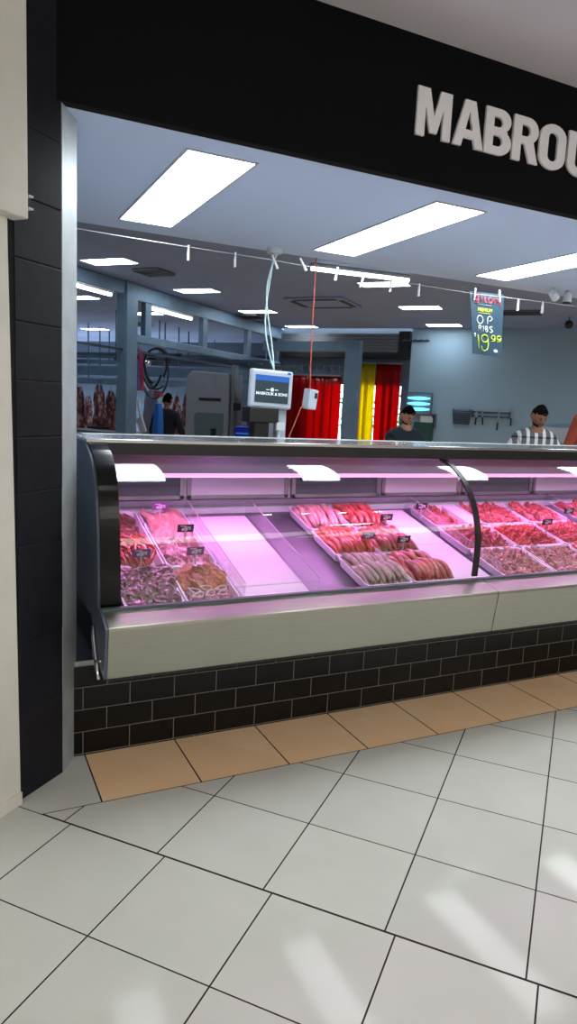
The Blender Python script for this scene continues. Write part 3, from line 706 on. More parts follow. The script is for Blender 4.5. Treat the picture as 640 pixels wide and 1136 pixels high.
# section D
CX = [2.66, 3.05, 3.44, 3.82]
SD = [(R1, .32), (.325, .64), (.645, .965)]
for c in range(3): tray_group(CX[c]+.004, CX[c+1]-.004, SD, ['just right of the blank board', 'in the middle of the right section', 'at the far right of the section'][c])
def diced(seed, m='diced_red', s=1.0): return slab(.05*s, .038*s, .03*s, m, seed, .25, 'meat_piece')
fill([slab(.13, .05, .03, 'lamb_pink', 70+k, .12) for k in range(4)], 'lamb_piece', 'pinkish grey lamb piece at the front glass right of the joint strip', 'meat piece', 'lamb pieces at the front glass', CX[0], CX[1], *SD[0], 6, 4, -.022, .014, .6, .15, 1)
fill([diced(80+k, 'diced_red', 1.3) for k in range(4)], 'meat_piece', 'red diced meat piece in the middle tray behind the joint strip', 'meat piece', 'diced meat behind the joint strip', CX[0], CX[1], *SD[1], 6, 5, -.022, .02, 1.5, .3, 1)
fill([slab(.14, .035, .03, 'diced_red', 90+k) for k in range(4)], 'meat_skewer', 'red meat skewer in the rear tray just right of the blank board', 'skewer', 'red skewers', CX[0], CX[0]+.25, *SD[2], 5, 3, -.018, .014, .25, .1, 1)
board(CX[0]+.27, CX[1]-.01, SD[2][0]+.02, SD[2][1]-.02, 'small blank white board behind the black joint strip', h=.006)
fill([slab(.17, .07, .022, 'lamb_pink', 100+k) for k in range(4)], 'lamb_cutlet', 'long pink lamb cutlet in the front tray of the right section', 'cutlet', 'lamb cutlets', CX[1], CX[2], *SD[0], 4, 4, -.02, .014, .5, .18, 1)
fill([diced(110+k, 'mince_red', 1.0) for k in range(4)], 'meat_piece', 'bright red diced beef piece in the middle tray of the right section', 'meat piece', 'bright red diced beef', CX[1], CX[2], *SD[1], 7, 6, -.02, .022, 1.5, .3, 1)
fill([slab(.15, .05, .03, 'diced_red', 120+k) for k in range(4)], 'beef_strip', 'red beef strip in the rear tray of the right section', 'beef strip', 'rear beef strips', CX[1], CX[2], *SD[2], 6, 3, -.016, .012, .25, .08, 1)
fill_sausages(CX[2], CX[3], *SD[0], 'orange_sausage', 'thick red sausage at the front glass by the right edge', 'sausages at the right edge', r=.017)
fill([slab(.08, .045, .03, 'mince_red', 130+k) for k in range(4)], 'beef_lump', 'vivid red lump of beef near the right edge', 'meat piece', 'vivid red beef lumps', CX[2], CX[3], *SD[1], 6, 5, -.018, .024, 1.5, .3, 1)
fill([slab(.16, .06, .03, 'diced_red', 140+k) for k in range(4)], 'steak', 'red steak in the rear tray before the last divider', 'steak', 'rear steaks right section', CX[2], CX[3], *SD[2], 4, 3, -.016, .014, .4, .12, 1)
tray_group(3.90, 4.22, SD, 'beyond the last divider')
fill([slab(.15, .07, .03, 'diced_red', 150+k) for k in range(4)], 'steak', 'red steak beyond the last divider at the right edge', 'steak', 'steaks beyond the last divider', 3.90, 4.22, *SD[2], 3, 3, -.02, .018, .5, .3, 1)
fill([slab(.15, .07, .03, 'beef_sausage', 160+k) for k in range(4)], 'steak', 'pale red cut beyond the last divider at the right edge', 'steak', 'cuts beyond the last divider', 3.90, 4.22, *SD[1], 3, 3, -.02, .018, .5, .3, 1)
# price tags
def ptag(px, py, x, s, h, where, c='tag_black'):
    t = thing('price_tag', 'small %s price tag %s' % ('dark' if c == 'tag_black' else 'purple', where), 'price tag', DP(x, s, h), 0, 'price tags'); t.scale = (1.08, 1.08, 1.08)
    bm = NB(); box(bm, (0, 0, .035), (.078, .003, .038), Matrix.Rotation(.25, 3, 'X')); obj('card', bm, c, t)
    bm = NB(); R = Matrix.Rotation(.25, 3, 'X')
    for k, (cx, cz, w_, h_) in enumerate(((-.012, .047, .03, .004), (.008, .040, .034, .005), (-.012, .030, .014, .012), (.004, .030, .012, .012), (.020, .032, .010, .007))):
        p = R @ Vector((cx, -.0022, cz-.035)); box(bm, (p.x, p.y, p.z+.035), (w_, .001, h_), R)
    obj('print', bm, 'tag_white', t)
    bm = NB(); bx(bm, -.004, .004, .001, .003, -.035, .03); obj('stake', bm, 'clear_stake', t)
UDt = lambda px, py: (lambda D: (lambda s_: EYE+D*s_)((.675-.27*2.76-EYE.z)/(D.z-.27*D.y)))(ray(px, py))
for (px, py, where, c) in ((177, 575, 'in the pale fillets', 'tag_purple'), (216, 626, 'in front of the marbled chops', 'tag_purple'), (156, 629, 'behind the dark steaks', 'tag_purple'), (205, 600, 'among the marbled chops, tilted', 'tag_black'),
    (427, 586, 'among the brownish sausages', 'tag_black'), (407, 607, 'at the front of the orange red sausages', 'tag_purple'), (446, 611, 'behind the front red sausages', 'tag_black'), (466, 573, 'in the red skewers left of the joint strip', 'tag_black'),
    (605, 590, 'in the bright red diced beef', 'tag_black'), (629, 577, 'in the vivid red beef at the right edge', 'tag_black')):
    p = UDt(px, py); s_ = (p.y-2.76)/math.cos(TH); ptag(px, py, p.x, s_, .03, where, c)

# ------------------------------------------------------------------ wire with pegs and the price banner
WY = 4.2
wire_pts = [at(76, 252, Y=WY), at(135, 262, Y=WY), at(209, 274, Y=WY), at(300, 288, Y=WY), at(400, 306, Y=WY), at(465, 316, Y=WY), at(527, 326, Y=WY), at(554, 329, Y=WY), at(602, 335, Y=WY), at(660, 343, Y=WY)]
w = thing('hanging_wire', 'thin white wire strung under the soffit above the counter', 'wire', wire_pts[0])
bm = NB(); tube(bm, [p-wire_pts[0] for p in wire_pts], .0016, 6); obj('cord', bm, 'white_paint', w)
bm = NB(); q = wire_pts[-1]-wire_pts[0]; tube(bm, [q, Vector((q.x, 0, 2.56-wire_pts[0].z))], .002, 6); obj('hook', bm, 'white_paint', w)
def peg():
    t = thing('clothes_peg', '', 'peg', (0, 0, 0), 0, 'white pegs on the wire')
    for s in (-1, 1):
        bm = NB(); box(bm, (0, s*.005, -.028), (.010, .004, .088), Matrix.Rotation(s*.05, 3, 'X')); obj('jaw', bm, 'white_paint', t)
    bm = NB(); tube(bm, [(-.006, 0, 0), (.006, 0, 0)], .004, 8); obj('spring', bm, 'steel_bright', t)
    return t
pg = None
for px, py, tl, where in ((209, 275, 0, 'farthest left on the wire, above the galvanised post'), (261, 283, 0, 'second from the left on the wire'), (303, 286, -.5, 'tilted beside the monitor cables'), (334, 289, -.6, 'tilted, left of the batten tube'),
    (374, 299, .15, 'above the cassette air conditioner'), (403, 307, .25, 'in front of the batten tube'), (434, 312, .05, 'at the right end of the batten tube'), (465, 317, 0, 'alone, midway to the price banner'),
    (527, 322, .1, 'holding the left corner of the price banner'), (554, 324, -.08, 'holding the right corner of the price banner'), (575, 334, 0, 'empty, just right of the price banner'), (602, 337, 0, 'empty, under the spotlights')):
    p = at(px, py, Y=WY-.004)
    o = peg() if pg is None else dup(pg)
    pg = pg or o
    o.location = p; o.rotation_euler = (0, tl, 0); o['label'] = 'small white peg, '+where
# banner
c0, c1, c2, c3 = [at(*q_, Y=WY) for q_ in ((521, 323), (559, 327), (556, 396), (526, 392))]
bn = thing('price_banner', 'dark teal hanging price banner reading OP RIBS 19 99', 'banner', c0)
bm = NB(); nx, ny = 6, 10; grid = []
for j in range(ny+1):
    row = []
    for i in range(nx+1):
        u_, v_ = i/nx, j/ny
        p = (c0*(1-u_)+c1*u_)*(1-v_)+(c3*(1-u_)+c2*u_)*v_
        p = p+Vector((0, .012*math.sin(u_*3.1)*v_+.02*v_*v_*(1-u_), 0))-c0
        row.append(bm.verts.new(p))
    grid.append(row)
for j in range(ny):
    for i in range(nx): bm.faces.new((grid[j][i], grid[j+1][i], grid[j+1][i+1], grid[j][i+1]))
sh = obj('sheet', bm, 'teal_board', bn); md = sh.modifiers.new('s', 'SOLIDIFY'); md.thickness = .002; md.offset = 0
def BN(u_, v_):
    p = (c0*(1-u_)+c1*u_)*(1-v_)+(c3*(1-u_)+c2*u_)*v_
    return p+Vector((0, .012*math.sin(u_*3.1)*v_+.02*v_*v_*(1-u_)-.004, 0))-c0
def strokes(name, lines, m, r):
    bm = NB()
    for ln in lines: tube(bm, [BN(*q_) for q_ in ln], r, 6)
    obj(name, bm, m, bn, smooth=True)
def el(cx, cy, rx, ry, a0=0, a1=360, n=14): return [(cx+rx*math.cos(math.radians(a0+(a1-a0)*k/n)), cy-ry*math.sin(math.radians(a0+(a1-a0)*k/n))) for k in range(n+1)]
strokes('red_script', [el(.17, .095, .05, .04, 20, 340), [(.22, .06), (.22, .16), (.12, .18)], [(.32, .05), (.32, .15)], [(.42, .06), (.41, .15), (.48, .15)], el(.58, .115, .055, .045), [(.70, .16), (.70, .08), (.80, .08), (.80, .16)], [(.88, .04), (.89, .20)]], 'chalk_red', .0048)
strokes('underline', [[(.2, .195), (.62, .2)]], 'chalk_grey', .003)
bm = textmesh('PREMIUM', .034, .001)
p = BN(.42, .30); bmesh.ops.translate(bm, verts=bm.verts, vec=p+Vector((0, -.002, 0))); obj('small_print', bm, 'chalk_lime', bn)
strokes('lime_line', [[(.22, .325), (.60, .33)]], 'chalk_lime', .002)
strokes('title', [el(.27, .435, .095, .065), [(.52, .38), (.51, .50)], [(.52, .385)]+el(.575, .405, .075, .035, 90, -90, 8),
    [(.22, .62), (.23, .53)]+el(.26, .55, .05, .022, 90, -80, 6)+[(.31, .62)], [(.38, .53), (.38, .62)], [(.45, .53), (.45, .62)], el(.475, .552, .04, .02, 90, -90, 6), el(.475, .598, .05, .022, 90, -90, 6), el(.63, .555, .045, .024, 30, 200, 8)+el(.63, .60, .045, .024, 90, -150, 8)], 'chalk_white', .0036)
strokes('price', [[(.20, .68), (.23, .90)], el(.43, .73, .11, .06)+[(.55, .83), (.53, .90), (.42, .935), (.34, .90), (.33, .86)], el(.71, .70, .06, .03)+[(.76, .75), (.66, .765)], el(.89, .70, .06, .03)+[(.94, .75), (.84, .765)]], 'chalk_lime', .0046)
strokes('currency_mark', [el(.10, .675, .022, .013, 20, 270, 6), el(.095, .70, .022, .013, 90, -150, 6), [(.10, .655), (.10, .72)]], 'chalk_white', .0018)
strokes('logo_mark', [el(.80, .915, .05, .018), [(.74, .90), (.86, .93)]], 'chalk_white', .0034)

# spot lights on the soffit rear edge
def spot(p, rz, ry, label):
    t = thing('spotlight', label, 'spotlight', p, rz); t.scale = (.72, .72, .72)
    bm = NB(); bmesh.ops.create_cone(bm, cap_ends=True, segments=16, radius1=.03, radius2=.03, depth=.012); bmesh.ops.translate(bm, verts=bm.verts, vec=(0, 0, -.007)); obj('base', bm, 'white_paint', t)
    bm = NB(); tube(bm, [(0, 0, -.01), (0, 0, -.05)], .007, 8); obj('stem', bm, 'white_paint', t)
    bm = NB(); R = Matrix.Rotation(ry, 3, 'Y'); tube(bm, [R @ Vector((0, 0, .05))+Vector((0, 0, -.08)), R @ Vector((0, 0, -.05))+Vector((0, 0, -.08))], [.042, .048], 16); h_ = obj('head', bm, 'white_paint', t)
    bm = NB(); tube(bm, [R @ Vector((0, 0, -.051))+Vector((0, 0, -.08)), R @ Vector((0, 0, -.058))+Vector((0, 0, -.08))], [.047, .047], 16); obj('lens', bm, 'slot_black', h_)
spot((4.33, 4.25, 2.56), .3, -1.1, 'white swivel spotlight tilted sideways, the left one beside the last peg')
spot((4.50, 4.27, 2.56), .3, .1, 'white swivel spotlight pointing down, the right one at the soffit edge')
cm = thing('ceiling_mount', 'small white round ceiling fitting where the monitor cables leave the soffit', 'ceiling fitting', (1.954, 4.40, 2.56))
bm = NB(); bmesh.ops.create_cone(bm, cap_ends=True, segments=20, radius1=.05, radius2=.055, depth=.03); bmesh.ops.translate(bm, verts=bm.verts, vec=(0, 0, -.016)); obj('base', bm, 'white_paint', cm)
dc = thing('hanging_sensor', 'small black sensor hanging from the back ceiling at the right edge', 'sensor', at(631, 360, b=11.0))
bm = NB(); tube(bm, [(0, 0, 0), (0, 0, 3.0-dc.location.z)], .008, 6); obj('stem', bm, 'case_grey', dc)
bm = NB(); bmesh.ops.create_uvsphere(bm, u_segments=14, v_segments=8, radius=.06); obj('dome', bm, 'slot_black', dc, smooth=True)

# ------------------------------------------------------------------ scale with screen, power box, bench
bn_ = thing('rear_bench', 'stainless work bench standing behind the meat counter', 'bench', (1.2, 3.98, 0))
bm = NB(); bx(bm, 0, 3.1, 0, .55, .86, .90); obj('worktop', bm, 'steel_dull', bn_)
for x in (.03, 1.5, 3.05):
    for y in (.04, .5):
        bm = NB(); bx(bm, x-.02, x+.02, y-.02, y+.02, 0, .86); obj('leg', bm, 'steel_dull', bn_)
cen = (at(277, 409, Y=4.15)+at(322, 454, Y=4.15))/2
mo = thing('label_scale', 'white framed scale display with the butcher name on its screen', 'scale', (cen.x, 4.15, .9))
hz = cen.z-.9
bm = NB(); w2, h2 = .148, .122
R = Matrix.Rotation(.03, 3, 'Y')
box(bm, (0, 0, hz), (w2*2, .05, h2*2), R); hs_ = obj('housing', bm, 'offwhite_case', mo, bevel=.014)
bm = NB(); box(bm, (0, -.026, hz), (.236, .004, .172), R); obj('screen', bm, 'screen_dark', hs_)
bm = NB(); box(bm, (.002, -.0285, hz+.068), (.236, .003, .034), R); obj('blue_bar', bm, 'screen_blue', hs_)
bm = textmesh('MABROUK & SONS', .026, .0004); bmesh.ops.rotate(bm, verts=bm.verts, matrix=R); bmesh.ops.translate(bm, verts=bm.verts, vec=(-.002, -.0285, hz-.038)); obj('screen_text', bm, 'screen_white', hs_)
bm = NB(); bmesh.ops.create_cone(bm, cap_ends=True, segments=16, radius1=.012, radius2=.012, depth=.002); bmesh.ops.rotate(bm, verts=bm.verts, matrix=Matrix.Rotation(PI/2, 3, 'X')); bmesh.ops.translate(bm, verts=bm.verts, vec=(0, -.0285, hz-.003))
bx(bm, -.042, -.018, -.029, -.028, hz-.006, hz-.002); bx(bm, .018, .042, -.029, -.028, hz-.006, hz-.002); obj('screen_emblem', bm, 'screen_white', hs_)
bm = NB(); bmesh.ops.create_cone(bm, cap_ends=True, segments=16, radius1=.014, radius2=.014, depth=.002); bmesh.ops.scale(bm, verts=bm.verts, vec=(1, .55, 1)); bmesh.ops.rotate(bm, verts=bm.verts, matrix=Matrix.Rotation(PI/2, 3, 'X')); bmesh.ops.translate(bm, verts=bm.verts, vec=(.118, -.0262, hz+.104)); obj('badge', bm, 'screen_blue', hs_)
bm = NB(); bx(bm, -.145, .06, -.02, .12, hz-.215, hz-.118); obj('printer', bm, 'satin_black', mo, bevel=.006)
bm = NB(); bx(bm, -.10, .0, .0, .10, 0, hz-.215); obj('column', bm, 'satin_black', mo)
bm = NB(); bx(bm, .07, .13, .02, .08, 0, hz-.12); obj('side_post', bm, 'offwhite_case', mo)
bm = NB(); bx(bm, .045, .10, -.03, .0, hz-.26, hz-.21); tube(bm, [(.07, -.015, hz-.26), (.06, -.02, hz-.31), (.075, -.01, hz-.36)], .008, 6); obj('paper_clip', bm, 'white_paint', mo)
cb = thing('monitor_cable', 'pair of pale cables hanging from the soffit down to the scale display', 'cable', (1.954, 4.40, 2.53))
for dx, sg in ((0, .012), (.02, -.02)):
    bm = NB(); e_ = Vector((mo.location.x+.03, 4.17, .9+hz+h2))-cb.location
    tube(bm, [e_*u_+Vector((dx*(1-u_)-.045*math.sin(PI*u_)+sg*math.sin(2*PI*u_)*.9+.06*(u_*u_-u_), 0, 0)) for u_ in [k/20 for k in range(21)]], .005, 6); obj('strand', bm, 'cable_white', cb, smooth=True)
pb = thing('power_box', 'white power outlet box hanging on an orange cord before the red curtains', 'power box', at(344, 443, Y=4.6))
P0 = pb.location.copy()
bm = NB(); R = Matrix.Rotation(.12, 3, 'Y') @ Matrix.Rotation(.3, 3, 'Z'); box(bm, (0, 0, 0), (.085, .07, .145), R); obj('housing', bm, 'offwhite_case', pb, bevel=.006)
bm = NB(); box(bm, R @ Vector((.018, -.037, .03)), (.025, .004, .04), R); obj('socket', bm, 'slot_black', pb)
pc = thing('extension_cord', 'orange power cord hanging from the soffit through the white outlet box and down', 'cord', P0)
top = at(352, 295, Y=4.45)-P0; top.z = 2.56-P0.z; top.y = -.13
bm = NB(); tube(bm, [top, top*.6+Vector((-.008, 0, 0)), Vector((-.01, 0, .2)), Vector((-.005, 0, .074))], .0045, 6); low = at(320, 486, Y=4.6)-P0
tube(bm, [Vector((-.042, 0, -.05)), Vector((-.07, 0, -.06)), low*.55+Vector((-.02, 0, 0)), low, low+Vector((-.01, 0, -.3))], .0045, 6); obj('cord', bm, 'cord_orange', pc, smooth=True)

# ------------------------------------------------------------------ meat rail frame
FA = -5.55
fr = thing('overhead_gantry', 'galvanised overhead meat rail frame with one thick post and hangers', 'rail frame', W(FA, 7.6), GA)
def fl(name, a0, a1, b0, b1, z0, z1, m='galv', bev=.006):
    bm = NB(); bx(bm, a0-FA, a1-FA, b0-7.6, b1-7.6, z0, z1); return obj(name, bm, m, fr, bevel=bev)
fl('post', FA-.08, FA+.08, 7.47, 7.70, 0, 2.998)
fl('upper_chord', FA-.05, FA+.05, 7.70, 12.35, 2.80, 2.995)
fl('upper_chord', FA-.05, FA+.05, 4.6, 7.47, 2.84, 2.995)
fl('lower_chord', FA-.05, FA+.05, 7.70, 12.35, 2.27, 2.37)
fl('base_plate', FA-.15, FA+.15, 7.42, 7.78, 0, .012)
for b_ in (8.0, 9.5, 11.02): fl('hanger', FA-.04, FA+.04, b_-.07, b_+.07, 2.36, 2.82)
fl('guide_rail', FA-.02, FA+.02, 4.6, 12.35, 2.14, 2.17, 'galv_dark', 0)
# far meat rails, along the other axis
def rail(b_, a0, a1, z, h, label, m='galv_dark', d_=.06):
    t = thing('meat_rail', label, 'rail', W(a0, b_, z), GA, 'overhead rails of the meat room')
    bm = NB(); bx(bm, 0, a1-a0, -d_/2, d_/2, 0, h); obj('beam', bm, m, t)
    n = 3
    for k in range(n+1):
        bm = NB(); x = .04+(a1-a0-.08)*k/n; bx(bm, x-.01, x+.01, -.01, .01, h, 3.0-z); obj('suspension_rod', bm, m, t)
rail(12.9, -12, -5.8, 2.28, .10, 'overhead rail nearest the far left ceiling panel', 'galv_dark')
rail(12.2, -11.6, -5.7, 2.0, .20, 'deep pale overhead rail above the left carcasses', 'galv')
rail(11.5, -11.2, -5.7, 1.80, .12, 'pale rail from which the carcasses hang', 'galv')
rail(14.2, -13, -5.8, 2.5, .12, 'high thin rail in front of the far wall', 'galv_dark')
rail(14.6, -13, -5.8, 1.2, .25, 'low broad rail against the far wall', 'galv')
for i, (px, py) in enumerate(((200, 400), (240, 412))):
    pass
# cross rails seen right of the post
for b_, z in ((8.9, 2.175), (9.9, 2.175), (11.2, 2.175)):
    t = thing('cross_rail', 'thin dark cross rail hung under the frame, %s' % {8.9: 'nearest the coats', 9.9: 'over the grey machine', 11.2: 'nearest the red curtains'}[b_], 'rail', W(-7.5, b_, z), GA, 'cross rails')
    bm = NB(); bx(bm, 0, 2.9 if b_ > 9 else 1.95, -.02, .02, 0, .05); obj('beam', bm, 'galv_dark', t)
    bm = NB(); bx(bm, .02, .035, -.008, .008, .05, 3.0-z); obj('suspension_rod', bm, 'galv_dark', t)
# door frame before the curtains
df = thing('portal_frame', 'blue grey steel portal frame standing before the strip curtains', 'portal frame', W(-3.8, 11.6), GA)
bm = NB(); bx(bm, -.13, .13, -.08, .08, 0, 2.70); obj('post', bm, 'galv', df, bevel=.005)
bm = NB(); bx(bm, -1.70, -.13, -.06, .06, 2.52, 2.68); obj('beam', bm, 'galv', df, bevel=.005)
bm = NB(); bx(bm, -1.70, -.13, -.02, .02, 2.26, 2.29)
obj('lower_bar', bm, 'galv_dark', df)
bm = NB()
for k in range(10):
    x = -1.5+k*.14; tube(bm, [(x, -.03, 2.27), (x, -.03, 2.20), (x+.02, -.03, 2.17), (x+.035, -.03, 2.19)], .006, 6)
obj('meat_hook', bm, 'steel_dull', df)
# shutter box
sb = thing('shutter_box', 'pale ribbed roller shutter box over the strip curtains', 'roller shutter', W(-5.55, 12.5, 2.58), GA)
bm = NB(); bx(bm, 0, 2.30, -.03, .10, 0, .34); obj('box', bm, 'shutter', sb)
bm = NB()
for k in range(6): bx(bm, 0, 2.30, -.037, -.029, .03+k*.055, .06+k*.055)
obj('rib', bm, 'case_grey', sb)
bm = NB(); prism(bm, [(2.30, .38), (2.5, .38), (2.5, -.10), (0, -.10), (0, -.02), (2.30, -.02)], lambda x, z, d_: Vector((x, d_, z)), -.05, .10); obj('bracket', bm, 'slot_black', sb)
# strip curtains (each colour one curtain of overlapping strips)
def curtain(a0, a1, m, label, b_=12.58, ztop=2.385, zb=.05, wide=.2):
    t = thing('strip_curtain', label, 'strip curtain', W(a0, b_, 0), GA, 'plastic strip curtains')
    n = max(1, round((a1-a0)/(wide*.8))); 
    for k in range(n):
        bm = NB(); x = (a1-a0-wide)*k/max(1, n-1) if n > 1 else 0; prev = None; off = .012*(k % 2)
        for j in range(13):
            z = zb+(ztop-zb)*j/12; row = []
            for i in range(7):
                u_ = i/6; xx = x+u_*min(wide, a1-a0)+.01*math.sin(z*2+k*1.7)*(1-z/2.4)
                row.append(bm.verts.new((xx, off+.006*math.sin(u_*9+k)+.012*math.sin(z*1.5+k), z)))
            if prev:
                for i in range(6): bm.faces.new((prev[i], prev[i+1], row[i+1], row[i]))
            prev = row
        o = obj('strip', bm, m, t, smooth=True); md = o.modifiers.new('s', 'SOLIDIFY'); md.thickness = .003
    bm = NB(); bx(bm, 0, a1-a0, -.02, .03, ztop, ztop+.03); obj('top_bar', bm, 'steel_dull', t)
curtain(-5.52, -4.34, 'strip_red', 'wide red plastic strip curtain behind the hanging power box', ztop=2.14)
curtain(-4.30, -4.13, 'strip_clear', 'narrow pale blue strip beside the yellow curtain', ztop=1.72, wide=.17)
curtain(-4.13, -3.68, 'strip_yellow', 'bright yellow plastic strip curtain right of the steel portal post')
curtain(-3.665, -3.20, 'strip_red', 'red plastic strip curtain behind the man in dark clothes')
# outside
oh = thing('daylight_blocker', 'dark panel added to block daylight behind the tops of the strip curtains', 'canopy', W(-5.6, 12.66, 0), GA)  # added close behind the curtains to block daylight at tops and left end
bm = NB(); prism(bm, [(0, 0), (.62, 0), (.62, 2.0), (2.8, 2.0), (2.8, 3.2), (0, 3.2)], lambda x, z, d_: Vector((x, d_, z)), 0, .08); obj('panel', bm, 'dark_wall', oh)
bu = NB(); rnd = random.Random(3)
for k in range(420):
    p = Vector((rnd.gauss(0, .75), rnd.gauss(0, .3), 1.5+rnd.gauss(0, .5))); s = rnd.uniform(.05, .09)
    R = Euler((rnd.uniform(0, 6), rnd.uniform(0, 6), rnd.uniform(0, 6))).to_matrix()
    v = [bu.verts.new(p+R @ Vector(q)) for q in ((-s, 0, 0), (0, s*.5, .01), (s, 0, 0), (0, -s*.5, -.01))]; bu.faces.new(v)
bs = thing('bush', 'green leafy bush outside beyond the yellow curtain', 'bush', W(-5.6, 19, 0), GA)
obj('foliage', bu, 'leaf', bs)
bm = NB(); tube(bm, [(0, 0, 0), (0.02, 0, 1.2), (-.03, 0, 1.9)], [.05, .04, .02], 8); obj('stem', bm, 'trousers', bs)

# ------------------------------------------------------------------ back wall fittings
def wallthing(name, label, cat, px, py, b_=12.4, g=None): return thing(name, label, cat, at(px, py, b=b_), GA, g)
fk = wallthing('insect_killer', 'wall mounted insect killer with three glowing cyan tubes', 'insect killer', 465.5, 448, 12.39)
bm = NB(); box(bm, (0, -.04, 0), (.46, .08, .40)); obj('housing', bm, 'case_grey', fk, bevel=.01)
bm = NB(); box(bm, (0, -.082, 0), (.42, .006, .34)); obj('backing', bm, 'galv', fk)
for k in (-1, 0, 1):
    bm = NB(); tube(bm, [(-.20, -.10, k*.095), (-.1, -.10, k*.095), (0, -.10, k*.095), (.1, -.10, k*.095), (.20, -.10, k*.095)], [.012, .026, .032, .026, .012], 10); obj('tube', bm, 'uv_tube', fk, smooth=True)
ph = wallthing('wall_phone', 'dark telephone handset on the wall left of the wire basket', 'telephone', 481, 467, 12.39)
bm = NB(); box(bm, (0, -.02, 0), (.10, .04, .26)); obj('base', bm, 'case_grey', ph, bevel=.008)
bm = NB(); tube(bm, [(0, -.07, .10), (.01, -.055, .04), (.0, -.055, -.04), (-.01, -.07, -.1)], [.035, .018, .018, .03], 10); obj('handset', bm, 'slot_black', ph, smooth=True)
bm = NB(); tube(bm, [(-.01, -.05, -.1), (-.03, -.05, -.25), (-.05, -.03, -.45)], .008, 6); obj('cord', bm, 'white_paint', ph)
gf = wallthing('wall_rack', 'dark green document rack on the wall beside the man in dark clothes', 'rack', 470, 479, 12.39)
bm = NB(); box(bm, (0, -.05, 0), (.34, .10, .34)); obj('tray', bm, 'green_folder', gf, bevel=.006)
bm = NB(); box(bm, (.05, -.06, .2), (.22, .02, .16)); obj('paper', bm, 'white_paint', gf)
wb = wallthing('wire_basket', 'grey wire basket on the wall left of the knife rack', 'basket', 512.5, 462, 12.38)
bm = NB(); w1, w0, hh, dp = .15, .125, .13, .12
for k in range(9):
    u_ = k/8; x1 = -w1+2*w1*u_; x0 = -w0+2*w0*u_
    tube(bm, [(x1, -dp, hh-.05*math.sin(PI*u_)), (x0, -dp*.8, -hh), (x0, 0, -hh), (x1, 0, hh)], .006, 5)
for k in range(7):
    u_ = k/6; w_ = w0+(w1-w0)*u_; z = -hh+2*hh*u_*.85
    tube(bm, [(-w_, 0, z), (-w_, -dp*(.8+.2*u_), z), (w_, -dp*(.8+.2*u_), z), (w_, 0, z), (-w_, 0, z)], .006, 5)
obj('wires', bm, 'galv_dark', wb)
kr = wallthing('knife_rack', 'magnetic knife rack bar on the wall above the man in a checked shirt', 'knife rack', 545, 460, 12.39)
bm = NB(); box(bm, (0, -.015, .035), (.66, .03, .025)); box(bm, (0, -.015, -.035), (.66, .03, .025)); obj('bar', bm, 'galv_dark', kr)
for x in (-.31, .31):
    bm = NB(); box(bm, (x, -.01, 0), (.03, .02, .12)); obj('bracket', bm, 'galv_dark', kr)
def knife(px, py, bl, up, tl, where):
    t = wallthing('knife', 'black handled knife on the rack, '+where, 'knife', px, py, 12.35, 'knives on the wall rack')
    t.rotation_euler = (0, tl, GA)
    bm = NB(); box(bm, (0, 0, -.065), (.026, .02, .13)); obj('handle', bm, 'knife_black', t, bevel=.004)
    bm = NB(); prism(bm, [(-.016, 0), (.016, 0), (.016, bl*.7), (-.012, bl)], lambda x, z, d_: Vector((x, d_, z)), -.002, .002); obj('blade', bm, 'steel_dull', t)
knife(528, 463, .12, 0, .05, 'first from the left'); knife(535, 463, .14, 0, -.12, 'second from the left, slanting')
knife(552, 469, .25, 0, .05, 'hanging lowest with a long blade'); knife(567, 464, .2, 0, 0, 'last on the right')
cl = wallthing('wall_clips', 'small dark coat hook strip high on the wall beside the opening', 'hook strip', 461, 378, 12.39)
bm = NB()
for k in range(5): tube(bm, [(-.2+k*.1, 0, 0), (-.2+k*.1, -.05, -.01), (-.18+k*.1, -.06, .03)], .008, 6)
box(bm, (0, -.005, 0), (.5, .01, .03)); obj('strip', bm, 'galv_dark', cl)
st_ = wallthing('steel_counter_guard', 'pale splash guard low on the wall behind the man in a checked shirt', 'splash guard', 622, 483, 12.3)
bm = NB(); box(bm, (0, 0, 0), (.6, .02, .25)); obj('panel', bm, 'offwhite_case', st_)

# grey machine with a cut corner (band saw housing), stands between counter and meat room
mc = thing('meat_saw', 'tall grey butcher machine with a cut corner and a black slot', 'machine', W(-4.78, 8.5), GA)
bm = NB(); prism(bm, [(-.36, 0), (.30, 0), (.30, 1.93), (-.27, 1.96), (-.36, 1.88)], lambda x, z, d_: Vector((x, d_, z)), -.12, .30); obj('housing', bm, 'machine_grey', mc, bevel=.008)
bm = NB(); box(bm, (0.02, -.123, 1.58), (.34, .01, .04)); obj('slot', bm, 'slot_black', mc)
bm = NB(); prism(bm, [(-.20, 1.0), (.24, 1.0), (.24, 1.40), (-.17, 1.40), (-.22, 1.36)], lambda x, z, d_: Vector((x, d_, z)), -.128, -.118); obj('opening', bm, 'case_dark', mc)
bm = NB(); box(bm, (.10, -.14, 1.13), (.07, .03, .12)); obj('knob', bm, 'slot_black', mc)
bm = NB(); bx(bm, .33, .38, -.1, 0, 0, 2.05); obj('guide_post', bm, 'steel_dull', mc)
bm = NB(); bx(bm, .38, .44, -.12, -.02, 1.45, 1.55); obj('clamp', bm, 'slot_black', mc)
cbn = thing('storage_cabinet', 'dark blue grey cabinet between the machine and the scale', 'cabinet', W(-4.18, 8.6), GA)
bm = NB(); bx(bm, -.12, .24, 0, .4, 0, 1.75); obj('body', bm, 'galv_dark', cbn, bevel=.01)
bm = NB(); bx(bm, -.10, .22, -.012, 0, .9, 1.72); dd = obj('door', bm, 'galv_dark', cbn)
bm = NB(); bx(bm, -.07, -.05, -.03, -.012, 1.38, 1.42); obj('knob', bm, 'white_paint', dd)
bc = thing('blue_crate', 'blue plastic crate low in front of the dark cabinet beside the scale', 'crate', W(-4.10, 8.2), GA)
